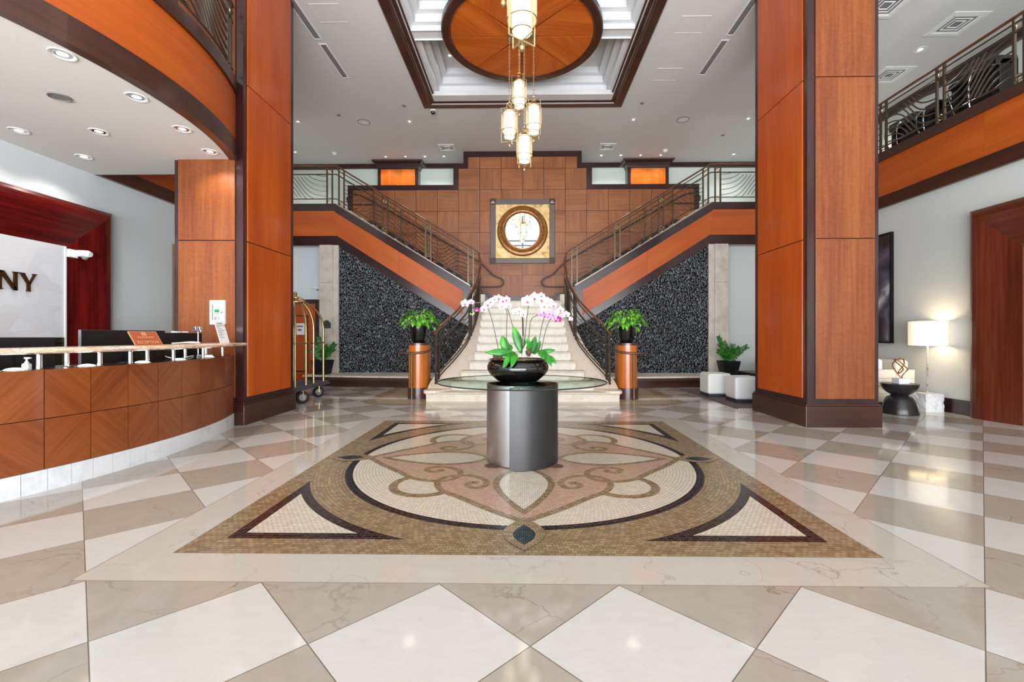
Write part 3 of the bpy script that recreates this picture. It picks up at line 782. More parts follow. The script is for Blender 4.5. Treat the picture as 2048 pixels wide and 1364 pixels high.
for sx in (-1, 1):
    ys = [8.12, 8.16, 8.24, 8.35, 8.5] + [8.5 + .15 * i for i in range(1, 19)] + [11.32]; vs, fs = [], []
    for i, y in enumerate(ys):
        ci, co = xin(y), ccx(y) + .13
        c = (ci + co) / 2; w = (co - ci) / 2 * (.55, .8, .93, 1, 1)[i] if i < 5 else (co - ci) / 2
        z = min(pitch(y), 2.14); zb = R1 - .02 if y < 8.5 else 0
        vs += [(sx * (c - w), y, zb), (sx * (c + w), y, zb), (sx * (c + w), y, z), (sx * (c - w), y, z)]
    n = len(ys)
    for i in range(n - 1):
        for j in range(4): fs.append((4 * i + j, 4 * i + (j + 1) % 4, 4 * i + 4 + (j + 1) % 4, 4 * i + 4 + j))
    fs += [(3, 2, 1, 0), (4 * n - 4, 4 * n - 3, 4 * n - 2, 4 * n - 1)]
    obj('curb', MB().add(vs, fs), 'curb_stone', gs, bevel=.008)
for sx, side in ((-1, 'left'), (1, 'right')):
    ys = [8.58 + (11.25 - 8.58) * i / 24 for i in range(25)]
    pth = smoothpath([(sx * ccx(y), y, pitch(y)) for y in ys[::2]], 3)
    t, P = railing(f'bronze railing with wood handrail curving up the {side} side of the grand stair', pth, [.10, 1.5, 2.75], rods=13, met='dark_bronze', flip0=0,
                   rails=((.985, .030), (.90, .014), (.70, .022), (.10, .014)), rod_r=.0075)
    obj('lower_bar', MB().tube(P.seg(0, P.L, .03), .012, 6), 'dark_bronze', t, smooth=True)
    # link up to the rail of the upper flight
    a = P.at(P.L, .985)
    obj('handrail_link', MB().tube(smoothpath([a, (sx * 1.05, 11.30, a.z + .10), (sx * 1.10, YFACE + .03, rl(1.13) + .93)], 4), .028, 8), 'rail_wood', t, smooth=True)
    # low round rail that swings out past the pedestal to its own post
    b = P.at(0, .70)
    ext = smoothpath([b, (sx * 1.78, 8.47, .90), (sx * 1.92, 8.40, .875), (sx * 2.08, 8.39, .87), (sx * 2.22, 8.41, .87), (sx * 2.32, 8.44, .87)], 5)
    obj('low_handrail', MB().tube(ext, .021, 10), 'bronze', t, smooth=True)
    obj('low_post', MB().tube([(sx * 2.06, 8.40, 0), (sx * 2.06, 8.40, .80), (sx * 2.055, 8.395, .865)], .020, 10), 'bronze', t, smooth=True)

# ------------------------------------------------------------------ panelled wall with stepped top
S = lambda pts: [(x, z) for x, z in pts] + [(-x, z) for x, z in pts[::-1]]
fw = sthing('wall_feature', 'square panelled wood wall with stepped dark trim above the landing', 'wall', (0, 13.35, 2.0))
obj('backing', MB().prism(S([(5.16, 2.0), (5.16, 5.63), (2.035, 5.63), (2.035, 6.255), (1.735, 6.255), (1.735, ZC)]), 13.28, 13.44, 'y'), 'dark_wood', fw, grain='x')
E1 = .626; pn = MB(); gidx = []
rows = [(2.34, 2.97), (2.97, 3.597), (3.597, 4.223), (4.223, 4.85), (4.85, 5.477), (5.477, 6.10), (6.10, 6.44)]
for r, (z0, z1) in enumerate(rows):
    lim = 5.0 if r < 5 else (1.88 if r == 5 else 1.60)
    for i in range(-9, 9):
        a, b = max(i * E1, -lim), min((i + 1) * E1, lim)
        if b - a > .05: pn.box(a + .006, b - .006, 13.262, 13.285, z0 + .006, z1 - .006)
def panuv(w, n):
    i = math.floor(w.x / E1); r = sum(1 for a, b in rows if w.z > b)
    return (w.x + i * 7.3, w.z + r * 3.1) if (i + r) % 2 else (w.z + r * 5.7, w.x + i * 2.9)
me_o = obj('panelling', pn, 'feature_wood', fw)
uvl = me_o.data.uv_layers[0].data
for p in me_o.data.polygons:
    c = p.center + wpos(fw); i = math.floor(c.x / E1); r = sum(1 for a, b in rows if c.z > b)
    for li in p.loop_indices:
        w = me_o.data.vertices[me_o.data.loops[li].vertex_index].co + wpos(fw)
        uvl[li].uv = (w.x * .7 + i * 7.3, w.z + r * 3.1) if (i + r) % 2 else (w.z * .7 + r * 5.7, w.x + i * 2.9)
obj('skirting', MB().box(-.95, .95, 13.24, 13.28, 2.06, 2.33), 'dark_wood', fw, grain='x')
# mirror
mr = thing('wall_mirror', 'round mirror in a square gold leaf panel on the panelled wall', 'mirror', (0, 13.25, 4.245))
zc, h = 4.245, .94
fr = MB()
for a, b, c, d in ((-h, h, h - .155, h), (-h, h, -h, -h + .155), (-h, -h + .155, -h + .155, h - .155), (h - .155, h, -h + .155, h - .155)): fr.box(a, b, 13.19, 13.262, zc + c, zc + d)
obj('square_frame', fr, 'frame_grey', mr, bevel=.01)
obj('gold_panel', MB().box(-h + .15, h - .15, 13.225, 13.262, zc - h + .15, zc + h - .15), 'gold_leaf', mr)
for a in (-1, 1):
    for b in (-1, 1):
        cx, cz = a * (h - .078), zc + b * (h - .078)
        co = obj('corner_block', MB().box(cx - .082, cx + .082, 13.18, 13.2, cz - .082, cz + .082), 'frame_dark', mr)
        obj('triangle', MB().prism([(cx - .07, cz - .055), (cx + .07, cz - .055), (cx, cz + .03)], 13.172, 13.181, 'y'), 'frame_light' if b > 0 else 'frame_dark', co)
def lathe_y(prof, c, n=64):      # rings about the Y axis: (radius, y)
    mb = MB().lathe([(r, y) for r, y in prof], (0, 0, 0), n)
    mb.v = [Vector((c[0] + v.x, c[1] + v.z, c[2] + v.y)) for v in mb.v]; return mb
def tiltglass(mb):
    R = Matrix.Rotation(.093, 3, 'X'); mb.v = [R @ v + Vector((0, 13.168, zc)) for v in mb.v]; return mb
obj('round_frame', lathe_y([(.73, -.00), (.735, -.05), (.70, -.10), (.64, -.115), (.60, -.09), (.585, -.105), (.555, -.10), (.535, -.07), (.50, -.075), (.49, -.03), (.49, 0)], (0, 13.225, zc)), 'antique_gold', mr, smooth=True)
obj('glass', tiltglass(lathe_y([(0.0001, 0), (.505, 0), (.505, .004), (.0001, .004)], (0, 0, 0))), 'mirror_glass', mr)

# pilasters in the upper corridor
def pilaster(x, label):
    t = sthing('pilaster', label, 'pilaster', (x, 14.1, ZF))
    obj('shaft', MB().box(x - .63, x + .63, 13.97, 14.27, ZF, 6.41), 'dark_wood', t)
    obj('front_panel', MB().box(x - .53, x + .53, 13.955, 13.975, ZF + .2, 6.345), 'niche_wood', t)
    prof = [(0, 6.37), (.02, 6.42), (.06, 6.50), (.13, 6.57), (.14, ZC - .002)]
    vs, fs = [], []
    for e, z in prof: vs += [(x - .64 - e, 13.96 - e, z), (x + .64 + e, 13.96 - e, z), (x + .64 + e, 14.27, z), (x - .64 - e, 14.27, z)]
    for i in range(4):
        for j in range(4): fs.append((4 * i + j, 4 * i + (j + 1) % 4, 4 * i + 4 + (j + 1) % 4, 4 * i + 4 + j))
    fs += [(3, 2, 1, 0), (16, 17, 18, 19)]
    obj('crown', MB().add(vs, fs), 'dark_wood', t, grain='x')
pilaster(-3.86, 'crowned wood pilaster upstairs left of the stepped wall')
pilaster(3.86, 'crowned wood pilaster upstairs right of the stepped wall')

# ------------------------------------------------------------------ pebble walls, marble jambs, ledges
for sx, side in ((-1, 'left'), (1, 'right')):
    E = -XL if sx < 0 else XR
    X = lambda x: sx * x
    t = sthing('pebble_wall', f'black pebble water wall under the {side} upper flight', 'water wall', (sx * 3, 11.4, 0))
    obj('pebble_face', MB().prism([(X(1.2), .262), (X(4.62), .262), (X(4.62), 3.52), (X(1.2), 1.40)], 11.345, 11.44, 'y'), 'pebble', t)
    obj('jamb', MB().box(X(4.62), X(4.76), 11.30, 11.7, .262, 3.47), 'jamb_marble', t)
    obj('pier', MB().box(X(4.76), X(5.09), 11.26, 11.8, .262, 2.52), 'jamb_marble', t, bevel=.004)
    obj('pier', MB().box(X(4.76), X(5.09), 11.26, 11.8, 2.524, 3.47), 'jamb_marble', t, bevel=.004)
    t = thing('stone_ledge', f'low white stone ledge below the {side} pebble wall', 'ledge', (sx * 3, 11, 0))
    n = 16; pl = [(X(1.2), 11.34), (X(5.2), 11.34)] + [(X(5.2 - 4.0 * i / n), 10.62 - .38 * math.sin(PI / 2 * i / n)) for i in range(n + 1)]
    obj('ledge_top', MB().prism(pl, .225, .262), 'ledge_stone', t, bevel=.006)
    pl2 = [(X(1.2), 11.34), (X(5.15), 11.34)] + [(X(5.15 - 3.95 * i / n), 10.65 - .38 * math.sin(PI / 2 * i / n)) for i in range(n + 1)]
    obj('ledge_edge', MB().prism(pl2, .16, .225), 'brown_base', t)
    pl3 = [(X(1.2), 11.34), (X(5.1), 11.34)] + [(X(5.1 - 3.9 * i / n), 10.78 - .38 * math.sin(PI / 2 * i / n)) for i in range(n + 1)]
    obj('ledge_base', MB().prism(pl3, 0, .16), 'brown_wood', t, grain='x')

# ------------------------------------------------------------------ coffered ceiling
cf = sthing('ceiling_coffer', 'stepped white ceiling recess inside a heavy dark wood frame', 'coffer', (0, 8.17, ZC))
def ring(mb, x0, x1, y0, y1, prof):
    """sweep (inset, z) profile round a rectangle"""
    vs, fs = [], []
    for e, z in prof: vs += [(x0 + e, y0 + e, z), (x1 - e, y0 + e, z), (x1 - e, y1 - e, z), (x0 + e, y1 - e, z)]
    n = len(prof)
    for i in range(n - 1):
        for j in range(4): fs.append((4 * i + j, 4 * i + (j + 1) % 4, 4 * i + 4 + (j + 1) % 4, 4 * i + 4 + j))
    return mb.add(vs, fs)
obj('wood_frame', ring(MB(), -2.335, 2.335, 5.64, 10.71, [(0, ZC), (0, ZC - .015), (.02, ZC - .03), (.17, ZC - .035), (.19, ZC - .05), (.215, ZC - .05), (.23, ZC - .02), (.29, ZC - .01), (.30, ZC + .03), (.33, ZC + .03), (.335, ZC + .10)]), 'brown_wood', cf, grain='x')
def recess(y0, y1):
    return ring(MB(), -1.99, 1.99, y0, y1, [(0, ZC + .02), (0, 6.72), (.09, 6.73), (.09, 6.87), (.19, 6.88), (.19, 7.02), (.30, 7.03), (.30, 7.17)])
obj('far_recess', recess(8.30, 10.36), 'white_paint', cf)
obj('near_recess', recess(5.98, 8.04), 'white_paint', cf)
obj('beam', MB().box(-2.0, 2.0, 8.035, 8.305, 6.66, 7.2), 'white_paint', cf)
obj('recess_top', MB().box(-2.0, 2.0, 6.0, 10.34, 7.165, 7.2), 'ceiling_paint', cf)
dc = sthing('ceiling_disc', 'round wedge panelled wood disc hanging under the ceiling recess', 'ceiling disc', (-.01, 8.17, 6.6))
obj('rim', MB().lathe([(1.44, 6.68), (1.44, 6.585), (1.42, 6.565), (1.31, 6.56), (1.28, 6.585), (1.27, 6.60)], (-.01, 8.17, 0), 96), 'brown_wood', dc, smooth=True)
obj('disc_backing', MB().lathe([(.001, 6.61), (1.43, 6.61), (1.43, 6.66), (.001, 6.66)], (-.01, 8.17, 0), 64), 'dark_wood', dc)
for k in range(8):
    a0, a1 = PI / 4 * k, PI / 4 * (k + 1); g = .006; mid = (a0 + a1) / 2
    pts = [(-.01 + .05 * math.cos(mid), 8.17 + .05 * math.sin(mid))] + [(-.01 + 1.28 * math.cos(a0 + g + (a1 - a0 - 2 * g) * i / 10), 8.17 + 1.28 * math.sin(a0 + g + (a1 - a0 - 2 * g) * i / 10)) for i in range(11)]
    obj('wedge', MB().prism(pts, 6.596, 6.612), 'disc_wood', dc, grain=(math.cos(mid + .5), math.sin(mid + .5), 0))

# ================================================================== ceiling fittings
def downlight(x, y, z, label, r=.06, power=60, cone=120, group=None, aim=None, lit=True):
    t = thing('downlight', label, 'downlight', (x, y, z), group)
    obj('trim_ring', MB().lathe([(r * 1.35, 0), (r * 1.3, -.008), (r, -.006), (r * .9, .0)], (x, y, z - .001), 24), 'vent_white', t, smooth=True)
    obj('reflector', MB().lathe([(r * .55, -.002), (r * .9, -.003)], (x, y, z - .001), 20), 'chrome', t)
    obj('lamp', MB().lathe([(.001, -.004), (r * .55, -.003)], (x, y, z - .001), 20), 'lamp_disc', t)
    if power: spot((x, y, z - .03), power, cone, aim=aim, r=.16 if z > 5 else .07)
    return t
DP = 120
for x, y, l in ((-5.68, 11.36, 'downlight in the main ceiling nearest the left column'), (-2.86, 11.40, 'downlight left of the camera dome near the coffer corner'),
                (2.78, 11.38, 'downlight in the main ceiling beside the right coffer corner'), (5.63, 11.37, 'downlight in the main ceiling nearest the right column'),
                (-6.7, 13.24, 'downlight over the far left end of the upper corridor'), (6.3, 13.6, 'downlight over the far right end of the upper corridor')):
    downlight(x, y, ZC, l, .055, (55 if abs(x) < 3 else DP) if abs(y - 11.37) < .1 else 45)
for sx, sd in ((-1, 'left'), (1, 'right')):
    for i, (x, w) in enumerate(((4.14, 'outermost'), (3.54, 'second from outside'), (2.95, 'third from outside'), (2.37, 'innermost'))):
        downlight(sx * x, 13.63, ZC, f'small downlight over the {sd} pilaster, {w} of the row', .05, 40, 120)
downlight(7.52, 8.67, ZC, 'bright downlight over the right balcony beside the square vent', .075, DP)
downlight(-1.55, 9.62, 7.165, 'downlight inside the ceiling recess left of the wood disc', .05, 26, 120)
downlight(1.42, 9.62, 7.165, 'downlight inside the ceiling recess right of the wood disc', .05, 26, 120)
for x, y, l in ((-3.84, 3.72, 'large soffit downlight nearest the camera at the curved edge'), (-3.80, 4.40, 'second soffit downlight along the curved balcony edge'),
                (-3.87, 5.09, 'third soffit downlight along the curved balcony edge'), (-3.99, 5.72, 'soffit downlight in front of the reception column'),
                (-5.77, 5.10, 'soffit downlight by the left wall near the frame edge'), (-4.88, 5.14, 'soffit downlight in the middle of the reception ceiling'),
                (-5.76, 5.86, 'soffit downlight in the far left corner by the wall')):
    downlight(x, y, ZS, l, .07, 40, 130)
for y in (1.5, 5.2, 10.8):  # added spots with no fittings, to brighten the upper corridors
    spot((7.7, y, ZC - .05), 120, 140, r=.1); spot((-7.6, y, ZC - .05), 120, 140, r=.1)
def disc_fitting(name, x, y, z, r, label, cat, mats):
    t = thing(name, label, cat, (x, y, z))
    obj('rim', MB().lathe([(r, 0), (r, -.012), (r * .9, -.014), (r * .88, -.004)], (x, y, z), 28), mats[0], t, smooth=True)
    obj('grille', MB().lathe([(.001, -.006), (r * .89, -.006)], (x, y, z), 28), mats[1], t)
disc_fitting('ceiling_speaker', -4.02, 11.41, ZC, .15, 'round grey speaker in the ceiling left of the coffer', 'speaker', ('slot_grey', 'vent_white'))
disc_fitting('ceiling_speaker', 4.02, 11.39, ZC, .15, 'round grey speaker in the ceiling right of the coffer', 'speaker', ('slot_grey', 'vent_white'))
disc_fitting('ceiling_speaker', -4.55, 4.38, ZS, .09, 'round grey speaker in the reception soffit', 'speaker', ('slot_grey', 'slot_grey'))
for x, y, l in ((-5.56, 13.3, 'white smoke detector above the left upper railing'), (4.16, 13.26, 'white smoke detector above the right pilaster')):
    t = thing('smoke_detector', l, 'smoke detector', (x, y, ZC))
    obj('base', MB().lathe([(.075, 0), (.075, -.02), (.06, -.03)], (x, y, ZC), 20), 'white_plastic', t, smooth=True)
    obj('cap', MB().lathe([(.06, -.03), (.055, -.06), (.03, -.075), (.001, -.078)], (x, y, ZC), 20), 'white_plastic', t, smooth=True)
for x, y, l in ((-2.79, 10.6, 'sprinkler cap beside the left far corner of the coffer'), (2.78, 10.57, 'sprinkler cap beside the right far corner of the coffer'),
                (-4.51, 11.04, 'sprinkler cap above the left ceiling speaker'), (5.4, 12.29, 'sprinkler cap near the right upper railing')):
    tag(obj('sprinkler', MB().lathe([(.045, 0), (.045, -.012), (.03, -.02), (.001, -.022)], (0, 0, 0), 16).add([], []), 'slot_grey', smooth=True), l, 'sprinkler').location = (x, y, ZC)
t = thing('dome_camera', 'small black dome camera on the ceiling beside the coffer frame', 'security camera', (-2.15, 10.84, ZC))
obj('base', MB().lathe([(.07, 0), (.07, -.03), (.055, -.035)], (-2.15, 10.84, ZC), 20), 'white_plastic', t, smooth=True)
obj('dome', MB().lathe([(.055, -.035), (.05, -.07), (.03, -.095), (.001, -.1)], (-2.15, 10.84, ZC), 20), 'black_gloss', t, smooth=True)
def vent(x, y, z, w, label, rz=0):
    t = thing('ceiling_vent', label, 'vent', (x, y, z))
    h = w / 2
    obj('frame', ring(MB(), x - h, x + h, y - h, y + h, [(0, z), (0, z - .012), (.06 * w / .5, z - .016), (.075 * w / .5, z - .002)]), 'vent_white', t)
    obj('backing', MB().quad((x - h + .03, y - h + .03, z - .001), (x + h - .03, y - h + .03, z - .001), (x + h - .03, y + h - .03, z - .001), (x - h + .03, y + h - .03, z - .001)), 'vent_dark', t)
    for i in range(3):
        e = h * (.30 + .2 * i) ; g = h - e
        obj('louvre', ring(MB(), x - h + e, x + h - e, y - h + e, y + h - e, [(0, z - .004), (.006, z - .014), (h * .09, z - .006)]), 'vent_white', t)
vent(-2.17, 13.0, ZC, .46, 'square ceiling vent over the left side of the stepped wall')
vent(2.42, 13.0, ZC, .46, 'square ceiling vent over the right side of the stepped wall')
vent(7.53, 7.97, ZC, .62, 'large square ceiling vent high over the right balcony')
vent(7.61, 9.51, ZC, .62, 'square ceiling vent half hidden by the right column')
vent(5.95, 7.5, ZC, .62, 'square ceiling vent at the picture top right of the column')
def slotvent(x, y0, y1, label):
    t = thing('linear_diffuser', label, 'air diffuser', (x, (y0 + y1) / 2, ZC))
    obj('frame', ring(MB(), x - .075, x + .075, y0, y1, [(0, ZC), (0, ZC - .01), (.022, ZC - .012), (.026, ZC - .002)]), 'vent_white', t)
    obj('slot', MB().box(x - .05, x + .05, y0 + .025, y1 - .025, ZC - .004, ZC - .001), 'slot_grey', t)
for sx, sd in ((-1, 'left'), (1, 'right')):
    slotvent(sx * 3.73, 6.0, 8.21, f'nearer long slot diffuser in the ceiling {sd} of the coffer')
    slotvent(sx * 3.71, 8.33, 9.45, f'farther long slot diffuser in the ceiling {sd} of the coffer')
for x, y, l in ((-3.25, 7.55, 'flush access panel in the ceiling left of the coffer'), (2.95, 7.92, 'flush access panel in the ceiling right of the wood disc'), (3.0, 9.42, 'flush access panel farther back right of the coffer')):
    a = obj('access_panel', ring(MB(), -.25, .25, -.22, .22, [(0, 0), (.0, -.006), (.012, -.006), (.012, -.001)]).quad((-.24, -.21, -.002), (.24, -.21, -.002), (.24, .21, -.002), (-.24, .21, -.002)), 'ceiling_paint')
    a.location = (x, y, ZC); tag(a, l, 'access panel')

# ================================================================== chandeliers
def lantern(parent, x, y, zt, zb, rz, ztop):
    """zt: top of the square frames, zb: their foot; the chain runs up to ztop"""
    H = zt - zb; w = .152; mb = MB()
    for k in range(2):
        a = rz + k * PI / 2 * .98; dx, dy = math.cos(a) * w, math.sin(a) * w
        r = .0085
        for p, q in (((-1, 0), (1, 0)), ((-1, 1), (1, 1)), ((-1, 0), (-1, 1)), ((1, 0), (1, 1))):
            mb.tube([(x + p[0] * dx, y + p[0] * dy, zb + p[1] * H), (x + q[0] * dx, y + q[0] * dy, zb + q[1] * H)], r, 4)
    R = .142
    for rr, f in ((R, .80), (R, .30), (.095, .14)): mb.torus((x, y, zb + H * f), rr, .0075, 'z', 28, 6)
    ln = obj('lantern', mb, 'lantern_metal', parent)
    obj('gauze_shade', MB().lathe([(R, 0), (R, H * .5)], (x, y, zb + H * .30), 32), 'gauze', ln, smooth=True, at=None)
    obj('glass_cylinder', MB().lathe([(.001, 0), (.085, .0), (.092, .02), (.092, H * .70), (.07, H * .78), (.001, H * .8)], (x, y, zb + H * .11), 28), 'opal_glow', ln, smooth=True)
    obj('top_cap', MB().lathe([(.10, 0), (.09, .035), (.05, .07), (.012, .085), (.012, .12)], (x, y, zb + H * .86), 20), 'lantern_metal', ln, smooth=True)
    obj('finial', MB().tube([(x, y, zb), (x, y, zb - .05)], .005, 6).sphere((x, y, zb - .075), .028, 14, 8), 'lantern_metal', ln, smooth=True)
    obj('hook', MB().torus((x, y, zt + .055), .034, .007, 'y', 18, 6), 'lantern_metal', ln, smooth=True)
    ch = MB(); z = zt + .10; k = 0
    while z < ztop - .02:
        p = Vector((x, y, z)); pts = []
        for i in range(8):
            q = 2 * PI * i / 8; u, v = .011 * math.cos(q), .024 * math.sin(q)
            pts.append(p + (Vector((u, 0, v)) if k % 2 else Vector((0, u, v))))
        ch.tube(pts, .0042, 4, True); z += .036; k += 1
    obj('chain', ch, 'lantern_metal', ln)
    point((x, y, zb + H * .25), 7, r=.09)
def chandelier(label, cx, cy, items, top):
    t = thing('chandelier', label, 'chandelier', (cx, cy, top))
    obj('canopy', MB().lathe([(.26, 0), (.26, -.02), (.22, -.04), (.05, -.05), (.001, -.05)], (cx, cy, top), 40), 'lantern_metal', t, smooth=True)
    for x, y, zt, zb, rz in items: lantern(t, x, y, zt, zb, rz, top - .04)
    return t
chandelier('cluster of four glowing brass lanterns hung from the wood ceiling disc', -.01, 8.17,
           [(-.06, 8.30, 5.93, 5.32, .5), (-.235, 8.12, 5.30, 4.68, -.25), (.20, 8.12, 5.40, 4.76, .9), (.032, 8.0, 4.80, 4.20, .7)], 6.596)
chandelier('near brass lantern chandelier cut off by the picture top, over the flower table', 0, 4.3,
           [(-.004, 4.28, 4.61, 3.99, .65), (-.19, 4.45, 5.16, 4.54, -.2), (.22, 4.36, 5.24, 4.62, .9), (-.02, 4.5, 5.86, 5.25, .4)], ZC)

# ================================================================== centre table with orchids
TX, TY = .0, 4.41
tb = thing('centre_table', 'oval glass topped table on a curved steel pedestal in the middle of the mosaic', 'table', (TX, TY, 0))
def shell(cx, cy, R, th, a0, a1, z0, z1): return MB().arc_slab((cx, cy), R - th, R, z0, z1, a0, a1, 40)
obj('pedestal_shell', shell(TX - .01, TY - .03, .335, .02, math.radians(85), math.radians(292), .012, .742), 'steel', tb, smooth=True)
obj('pedestal_shell', shell(TX - .06, TY - .05, .40, .02, math.radians(-98), math.radians(66), .012, .742), 'gunmetal', tb, smooth=True)
obj('pedestal_core', MB().lathe([(.26, .012), (.26, .735)], (TX, TY, 0), 40), 'gunmetal', tb, smooth=True)
for i, (dx, dy) in enumerate(((-.275, -.275), (.30, -.275))):
    obj('foot_pad', MB().lathe([(.075, 0.003), (.07, .012), (.001, .014)], (TX + dx, TY + dy, 0), 20, sy=.9), 'cone_brown', tb, smooth=True)
obj('glass_top', MB().lathe([(.001, .744), (.815, .744), (.826, .75), (.815, .757), (.001, .757)], (TX - .01, TY + .02, 0), 96, sy=.88), 'table_glass', tb, smooth=True)
obj('glass_edge', MB().lathe([(.822, .7445), (.829, .75), (.822, .7565)], (TX - .01, TY + .02, 0), 96, sy=.88), 'gunmetal', tb, smooth=True)

K = 4.4 / 905
def px(x, y, yy=4.40):    # spot on the upright plane through the bowl
    return Vector(((x - 1045 + 1.2) * yy / 905, yy, 1.2 + (671 - y) * yy / 905))
pl = thing('orchid_planter', 'black glossy bowl of white and purple orchids on the glass table', 'flower arrangement', (-.045, 4.40, .757))
obj('bowl', MB().lathe([(.001, .004), (.17, .004), (.2, .012), (.27, .07), (.298, .12), (.298, .15), (.28, .19), (.262, .20), (.285, .212), (.29, .218), (.275, .22), (.255, .20), (.24, .19), (.001, .19)], (-.045, 4.40, .755), 64), 'black_gloss', pl, smooth=True)
ms = MB().lathe([(.001, .215), (.12, .212), (.2, .205), (.258, .195)], (-.045, 4.40, .755), 40)
for v in ms.v: v.z += random.uniform(-.006, .01)
obj('moss', ms, 'moss', pl)
for x, y in ((1056, 705), (990, 712), (998, 713)):
    c = px(x, y, 4.30); mb = MB()
    for i in range(5):
        for j in range(7):
            a = 2 * PI * (j + .5 * i) / 7; r = .022 * math.sin(PI * (i + .8) / 6)
            mb.sphere((c.x + r * math.cos(a), c.y + r * math.sin(a), c.z - .03 + .014 * i), .0085, 6, 4)
    obj('pine_cone', mb, 'cone_brown', pl)
def leafmesh(mb, base, tip, w, droop, n=8, up=Vector((0, 0, 1)), side=None, fold=.25, mi=0):
    base, tip = Vector(base), Vector(tip); d = tip - base; sd = side or d.cross(up)
    if sd.length < 1e-4: sd = Vector((1, 0, 0))
    sd.normalize(); nn = sd.cross(d).normalized(); vs, fs = [], []
    for i in range(n + 1):
        t = i / n; p = base + d * t + nn * (droop * 4 * t * (1 - t))
        ww = w * .5 * (math.sin(PI * min(1, (t * .93 + .07))) ** .75) if i < n else .001
        vs += [p - sd * ww + nn * (fold * ww), p - nn * (0), p + sd * ww + nn * (fold * ww)]
    for i in range(n):
        for j in range(2): fs.append((3 * i + j, 3 * i + j + 1, 3 * i + 4 + j, 3 * i + 3 + j))
    mb.add(vs, fs, mi)
for (bx, by), (tx, ty), w, dr, yb, yt in (((1030, 708), (969, 705), .075, -.05, 4.34, 4.28), ((1042, 706), (1025, 652), .085, .0, 4.36, 4.38), ((1012, 705), (1003, 671), .085, .0, 4.40, 4.42),
        ((1024, 706), (1004, 737), .06, -.05, 4.22, 4.08), ((1031, 708), (1021, 736), .06, -.05, 4.2, 4.06), ((1076, 708), (1110, 700), .05, -.06, 4.38, 4.34),
        ((1086, 706), (1102, 733), .06, -.04, 4.3, 4.18), ((1080, 700), (1086, 718), .075, -.02, 4.26, 4.15), ((1062, 706), (1070, 672), .06, .0, 4.40, 4.44), ((1057, 700), (1053, 676), .065, 0, 4.34, 4.30),
        ((1092, 712), (1112, 727), .05, -.03, 4.34, 4.26), ((1020, 702), (1018, 688), .05, 0, 4.44, 4.46), ((1066, 708), (1080, 682), .06, .01, 4.44, 4.5)):
    mb = MB(); leafmesh(mb, px(bx, by, yb), px(tx, ty, yt), w, -dr * .6, side=Vector((0, -.55, 1)).cross((px(tx, ty, yt) - px(bx, by, yb))).cross((px(tx, ty, yt) - px(bx, by, yb))) if False else (px(tx, ty, yt) - px(bx, by, yb)).cross(Vector((0, -1, .25))))
    o = obj('leaf', mb, 'leaf_orchid', pl, smooth=True); sm = o.modifiers.new('thick', 'SOLIDIFY'); sm.thickness = .003
def blossom(parent, c, d, mats, tilt):
    """five petals and a lip facing the viewer side"""
    mb = MB(); c = Vector(c); R = Matrix.Rotation(tilt[0], 3, 'X') @ Matrix.Rotation(tilt[1], 3, 'Z')
    def petal(ang, L, Wd, off, mi):
        u = Vector((math.cos(ang), 0, math.sin(ang))); v = Vector((-math.sin(ang), 0, math.cos(ang))); vs = []; n = 6
        for i in range(n + 1):
            t = i / n; ww = Wd * math.sin(PI * (t * .86 + .09)) ** .8; b = -.18 * L * t * t + off
            for k in (-1, -.5, 0, .5, 1): vs.append(c + R @ (u * (L * t) + v * (ww * k) + Vector((0, b + .10 * Wd * (1 - k * k), 0))))
        mb.add(vs, [(5 * i + j, 5 * i + j + 1, 5 * i + 6 + j, 5 * i + 5 + j) for i in range(n) for j in range(4)], mi)
    r = d / 2
    for a in (90, 215, 325): petal(math.radians(a), r, r * .38, .004, 0)
    for a in (12, 168): petal(math.radians(a), r * 1.02, r * .58, 0, 0)
    petal(math.radians(270), r * .42, r * .2, -.010, 1); petal(math.radians(235), r * .28, r * .14, -.008, 1); petal(math.radians(305), r * .28, r * .14, -.008, 1)
    return obj('blossom', mb, mats, parent, smooth=True, recalc=False)
CO = {'w': ('petal_white', 'lip_red'), 'p': ('petal_pink', 'petal_magenta'), 's': ('petal_speckle', 'petal_magenta'), 'm': ('petal_magenta', 'petal_white'), 'l': ('petal_white', 'petal_magenta'), 'k': ('petal_pink', 'lip_red')}
